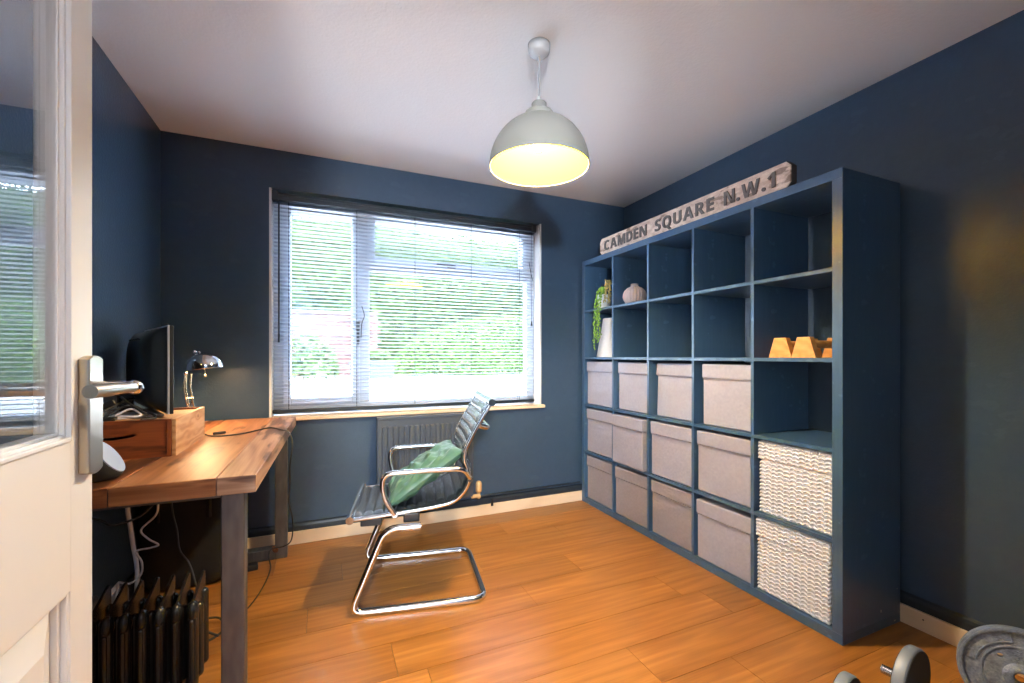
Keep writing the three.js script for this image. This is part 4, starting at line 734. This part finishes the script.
// ---------------------------------------------------------------- office chair
{
  // local axes: x towards the chair's back, z towards the camera side
  const turn = -Math.atan2(0.193, 0.981), O = V(0.92 + 0.245 * 0.193, 0, 0.91 - 0.245 * 0.981);
  const c = thing('office_chair', 'chrome cantilever office chair with ribbed black leather seat facing the desk', 'chair', [O.x, 0, O.z], turn);
  const leatherB = tex(256, 256, (u, v) => 0.6 * fbm(u, v, 40, 40, 3, 401) + 0.4 * fbm(u, v, 6, 6, 3, 402), false);
  const leather = phy({ color: new THREE.Color().setRGB(0.026, 0.032, 0.04), roughness: 0.26, bumpMap: rep(leatherB, 3, 6), bumpScale: 0.0012, clearcoat: 0.8, clearcoatRoughness: 0.2 });
  const W = 0.24, tr = 0.0155, SWD = 0.255;
  // sled base: one bent tube
  add('sled_base', bent([[0.275, 0.362, SWD], [0.125, 0.362, SWD], [-0.018, tr, SWD], [0.56, tr, SWD], [0.54, tr, -SWD], [-0.018, tr, -SWD], [0.125, 0.362, -SWD], [0.275, 0.362, -SWD]], [0, 0.055, 0.06, 0.055, 0.055, 0.06, 0.055, 0], tr, 16), M.chrome, c);
  const rail = [[-0.02, 0.403], [0.08, 0.41], [0.19, 0.42], [0.33, 0.434], [0.415, 0.452], [0.463, 0.492], [0.487, 0.54], [0.484, 0.59], [0.468, 0.635], [0.472, 0.68], [0.495, 0.73], [0.53, 0.795], [0.59, 0.893]];
  for (const z of [W - 0.005, -W + 0.005]) {
    add('side_rail', sweep(spline(rail.map(([x, y]) => [x, y, z]), 80), 0.0095, 12), M.chrome, c);
    add('armrest', bent([[0.165, 0.418, z * 1.05], [0.118, 0.5, z * 1.12], [0.112, 0.602, z * 1.14], [0.3, 0.606, z * 1.14], [0.46, 0.604, z * 1.13], [0.492, 0.555, z * 1.04]], [0, 0.05, 0.05, 0.05, 0.06, 0], 0.0115, 14), M.chrome, c);
    add('arm_bolt', merge([cyl(0.012, 0.012, 0.03, 14).rotateX(Math.PI / 2).translate(0.165, 0.418, z * 1.02), cyl(0.012, 0.012, 0.03, 14).rotateX(Math.PI / 2).translate(0.492, 0.552, z * 1.02)]), M.chrome, c);
  }
  add('front_rod', cyl(0.0165, 0.0165, W * 2 + 0.02, 24).rotateX(Math.PI / 2).translate(-0.02, 0.405, 0), M.chrome, c);
  add('top_rod', cyl(0.0165, 0.0165, W * 2 + 0.02, 24).rotateX(Math.PI / 2).translate(0.592, 0.893, 0), M.chrome, c);
  add('back_stretcher', merge([bent([[0.535, 0.79, W - 0.005], [0.578, 0.775, W - 0.03], [0.578, 0.775, -W + 0.03], [0.535, 0.79, -W + 0.005]], 0.03, 0.013, 14)]), M.chrome, c);
  add('seat_bracket', merge([bx(0.02, 0.11, 0.368, 0.402, -W + 0.01, W - 0.01, 0.006), bx(0.2, 0.27, 0.372, 0.412, -W + 0.01, W - 0.01, 0.006)]), M.blackPlastic, c);
  // ribbed sling: arc length along the rail, channels stitched across it
  const pts = spline(rail.map(([x, y]) => [x, y, 0]), 240), acc = [0]; for (let i = 1; i < pts.length; i++) acc.push(acc[i - 1] + pts[i].distanceTo(pts[i - 1]));
  const total = acc[acc.length - 1];
  const at = (s) => { let i = 1; while (i < acc.length - 1 && acc[i] < s) i++; const f = (s - acc[i - 1]) / (acc[i] - acc[i - 1]); const p = pts[i - 1].clone().lerp(pts[i], f), t = pts[i].clone().sub(pts[i - 1]).normalize(); return [p, V(-t.y, t.x, 0)]; };
  const PITCH = 0.046, sling = (s0, s1, side) => grid(260, 16, (u, v) => {
    const s = s0 + (s1 - s0) * u, [p, n] = at(s), k = Math.abs(Math.sin(Math.PI * s / PITCH)), h = 0.012 * Math.pow(k, 0.4), z = (v - 0.5) * 2, edge = Math.sqrt(Math.max(0, 1 - Math.pow(Math.abs(z), 14)));
    const sag = -0.012 * (1 - z * z), off = sag + side * (0.006 + h) * edge;
    return [p.x + n.x * off, p.y + n.y * off, (side > 0 ? -z : z) * (W - 0.014)];
  });
  const sp = merge([sling(0.005, total - 0.002, 1), sling(0.005, total - 0.002, -1)]);
  const split = total * 0.5;
  add('seat', merge([sling(0.005, split, 1), sling(0.005, split, -1)]), leather, c);
  add('backrest', merge([sling(split, total - 0.003, 1), sling(split, total - 0.003, -1)]), leather, c);
  // cushion
  const satin = phy({ color: new THREE.Color().setRGB(0.06, 0.14, 0.095), roughness: 0.34, sheen: 0.4, sheenRoughness: 0.4, sheenColor: new THREE.Color().setRGB(0.4, 0.6, 0.5) });
  const cu = thing('green_cushion', 'dark green satin cushion leaning on the chair backrest', 'cushion', [O.x, 0, O.z], turn);
  const face = (side) => grid(56, 56, (u, v) => {
    const a = (u - 0.5) * 2, b = (v - 0.5) * 2, e = Math.pow(Math.max(0, (1 - Math.pow(Math.abs(a), 2.4)) * (1 - Math.pow(Math.abs(b), 2.4))), 0.42);
    const wr = 0.024 * (Math.abs(fbm(u * 0.7 + v * 0.5, v - u * 0.35, 7, 4, 3, 501) - 0.5) * 2) * e + 0.017 * Math.abs(Math.sin((a * 1.4 + b * 2.2 + fbm(u, v, 3, 3, 2, 503) * 3) * 2.4)) * e;
    const pinch = 1 - 0.07 * (1 - Math.pow(Math.abs(a), 2)) * Math.pow(Math.abs(b), 4) - 0.0, pinch2 = 1 - 0.07 * (1 - Math.pow(Math.abs(b), 2)) * Math.pow(Math.abs(a), 4);
    return [(side > 0 ? a : -a) * 0.2 * pinch2, b * 0.2 * pinch, side * (0.062 * e - wr) ];
  });
  const cg = merge([face(1), face(-1)]);
  const cm = add('cover', cg, satin, cu);
  cm.rotation.order = 'YXZ';
  // lean: cushion plane rises towards the back of the chair
  const bx1 = V(0, 0, 1), by1 = V(0.83, 0.56, 0).normalize(), bz1 = bx1.clone().cross(by1).normalize();
  cm.quaternion.setFromRotationMatrix(new THREE.Matrix4().makeBasis(bx1, by1, bz1)); cm.rotateZ(0.1);
  cm.position.set(0.29, 0.548, 0.015);
}

// ---------------------------------------------------------------- weights in the corner
{
  const ironMap = tex(256, 256, (u, v) => { const k = (fbm(u, v, 12, 12, 5, 601) - 0.5) * 70 + (fbm(u, v, 60, 60, 2, 602) - 0.5) * 40; return [140 + k, 150 + k, 168 + k]; });
  const iron = std({ map: ironMap, roughness: 0.55, metalness: 0.35, bumpMap: rep(peel, 4, 4), bumpScale: 0.0015 });
  const darkIron = std({ color: new THREE.Color().setRGB(0.012, 0.013, 0.016), roughness: 0.6 });
  const disc = (r, t) => lathe([[0, -t / 2], [r * 0.9, -t / 2], [r * 0.96, -t / 2 + 0.002], [r, -t / 2 + 0.006], [r, t / 2 - 0.006], [r * 0.96, t / 2 - 0.001], [r * 0.92, t / 2], [r * 0.88, t / 2 - 0.004], [0, t / 2 - 0.004]], 56);
  const dumbbell = (name, label, x, z, turn, R) => {
    const o = thing(name, label, 'dumbbell', [x, R, z], turn, 'dumbbells on the floor');        // bar along local z
    const bar = [];
    add('bar', cyl(0.0125, 0.0125, 0.36, 18).rotateX(Math.PI / 2), M.chrome, o);
    for (let s of [-1, 1]) { for (let k = 0; k < 9; k++) bar.push(new THREE.TorusGeometry(0.0128, 0.0016, 6, 18).translate(0, 0, s * (0.145 + k * 0.0042))); }
    const t = add('thread', merge(bar), M.chrome, o); t.userData.kind = 'stuff';
    for (const s of [-1, 1]) {
      const p = add('plate', disc(R, 0.034).rotateX(Math.PI / 2).translate(0, 0, s * 0.11), std({ color: new THREE.Color().setRGB(0.27, 0.31, 0.37), roughness: 0.5, metalness: 0.3 }), o);
      add('plate_face', merge([cyl(R * 0.95, R * 0.95, 0.002, 48).rotateX(Math.PI / 2).translate(0, 0, s * 0.11 + 0.0175), cyl(R * 0.9, R * 0.9, 0.002, 48).rotateX(Math.PI / 2).translate(0, 0, s * 0.11 - 0.0175)]), darkIron, p);
    }
    return o;
  };
  dumbbell('dumbbell', 'grey dumbbell with black plate faces beside the large weight plate', 2.46, 2.247, 0.12, 0.105);
  dumbbell('dumbbell', 'dumbbell barely in view at the bottom edge left of the other weights', 2.236, 2.194, 0.2, 0.08);
  // large plate leaning on the dumbbell, facing the camera
  const R = 0.137, w = thing('weight_plate', 'large grey cast iron weight plate leaning upright by the right wall', 'weight plate', [2.722, 0, 2.285], -1.17);
  const g = new THREE.Group(); g.name = 'disc'; g.position.set(0, R * 0.97 + 0.004, 0); g.rotation.x = -0.2; w.add(g);
  const sh = new THREE.Shape(); sh.absarc(0, 0, R, 0, Math.PI * 2); const ho = new THREE.Path(); ho.absarc(0, 0, 0.0155, 0, Math.PI * 2, true); sh.holes.push(ho);
  for (const a of [0.95, 2.3, 4.1, 5.4]) { const q = new THREE.Path(); q.absellipse(Math.cos(a) * 0.064, Math.sin(a) * 0.064, 0.0085, 0.0065, 0, Math.PI * 2, true); sh.holes.push(q); }
  const dg = new THREE.ExtrudeGeometry(sh, { depth: 0.02, bevelEnabled: true, bevelSize: 0.001, bevelThickness: 0.002, bevelSegments: 2, curveSegments: 48 }); dg.translate(0, 0, -0.014);
  const ringG = (r, k) => new THREE.TorusGeometry(r, k, 10, 72);
  add('web', uvm(dg, 4), iron, g);
  add('rim', uvm(lathe([[R - 0.016, 0.006], [R - 0.014, 0.014], [R - 0.006, 0.016], [R, 0.012], [R + 0.001, 0], [R, -0.012], [R - 0.014, -0.014], [R - 0.016, -0.006]], 72).rotateX(Math.PI / 2), 4), iron, g);
  add('hub', uvm(lathe([[0.0155, -0.012], [0.0155, 0.014], [0.02, 0.017], [0.034, 0.015], [0.04, 0.008], [0.044, 0.006]], 48).rotateX(Math.PI / 2), 4), iron, g);
  add('inner_ring', uvm(ringG(0.083, 0.0035).translate(0, 0, 0.0075), 4), iron, g);
  const arc = (r, a0, a1, k) => { const P = []; for (let i = 0; i <= 24; i++) { const a = a0 + (a1 - a0) * i / 24; P.push(V(r * Math.cos(a), r * Math.sin(a), 0.0085)); } return sweep(P, k, 8); };
  add('frame_ridge', merge([arc(0.096, 1.75, 3.0, 0.0026), arc(0.124, 1.75, 3.0, 0.0022), sweep([V(0.096 * Math.cos(1.75), 0.096 * Math.sin(1.75), 0.0085), V(0.124 * Math.cos(1.75), 0.124 * Math.sin(1.75), 0.0085)], 0.0024, 8), sweep([V(0.096 * Math.cos(3), 0.096 * Math.sin(3), 0.0085), V(0.124 * Math.cos(3), 0.124 * Math.sin(3), 0.0085)], 0.0024, 8), arc(0.055, -0.3, 1.1, 0.003), arc(0.096, 0.2, 1.35, 0.0026), arc(0.124, 0.2, 1.35, 0.0022)]), iron, g);
}
renderer.render(scene, camera);
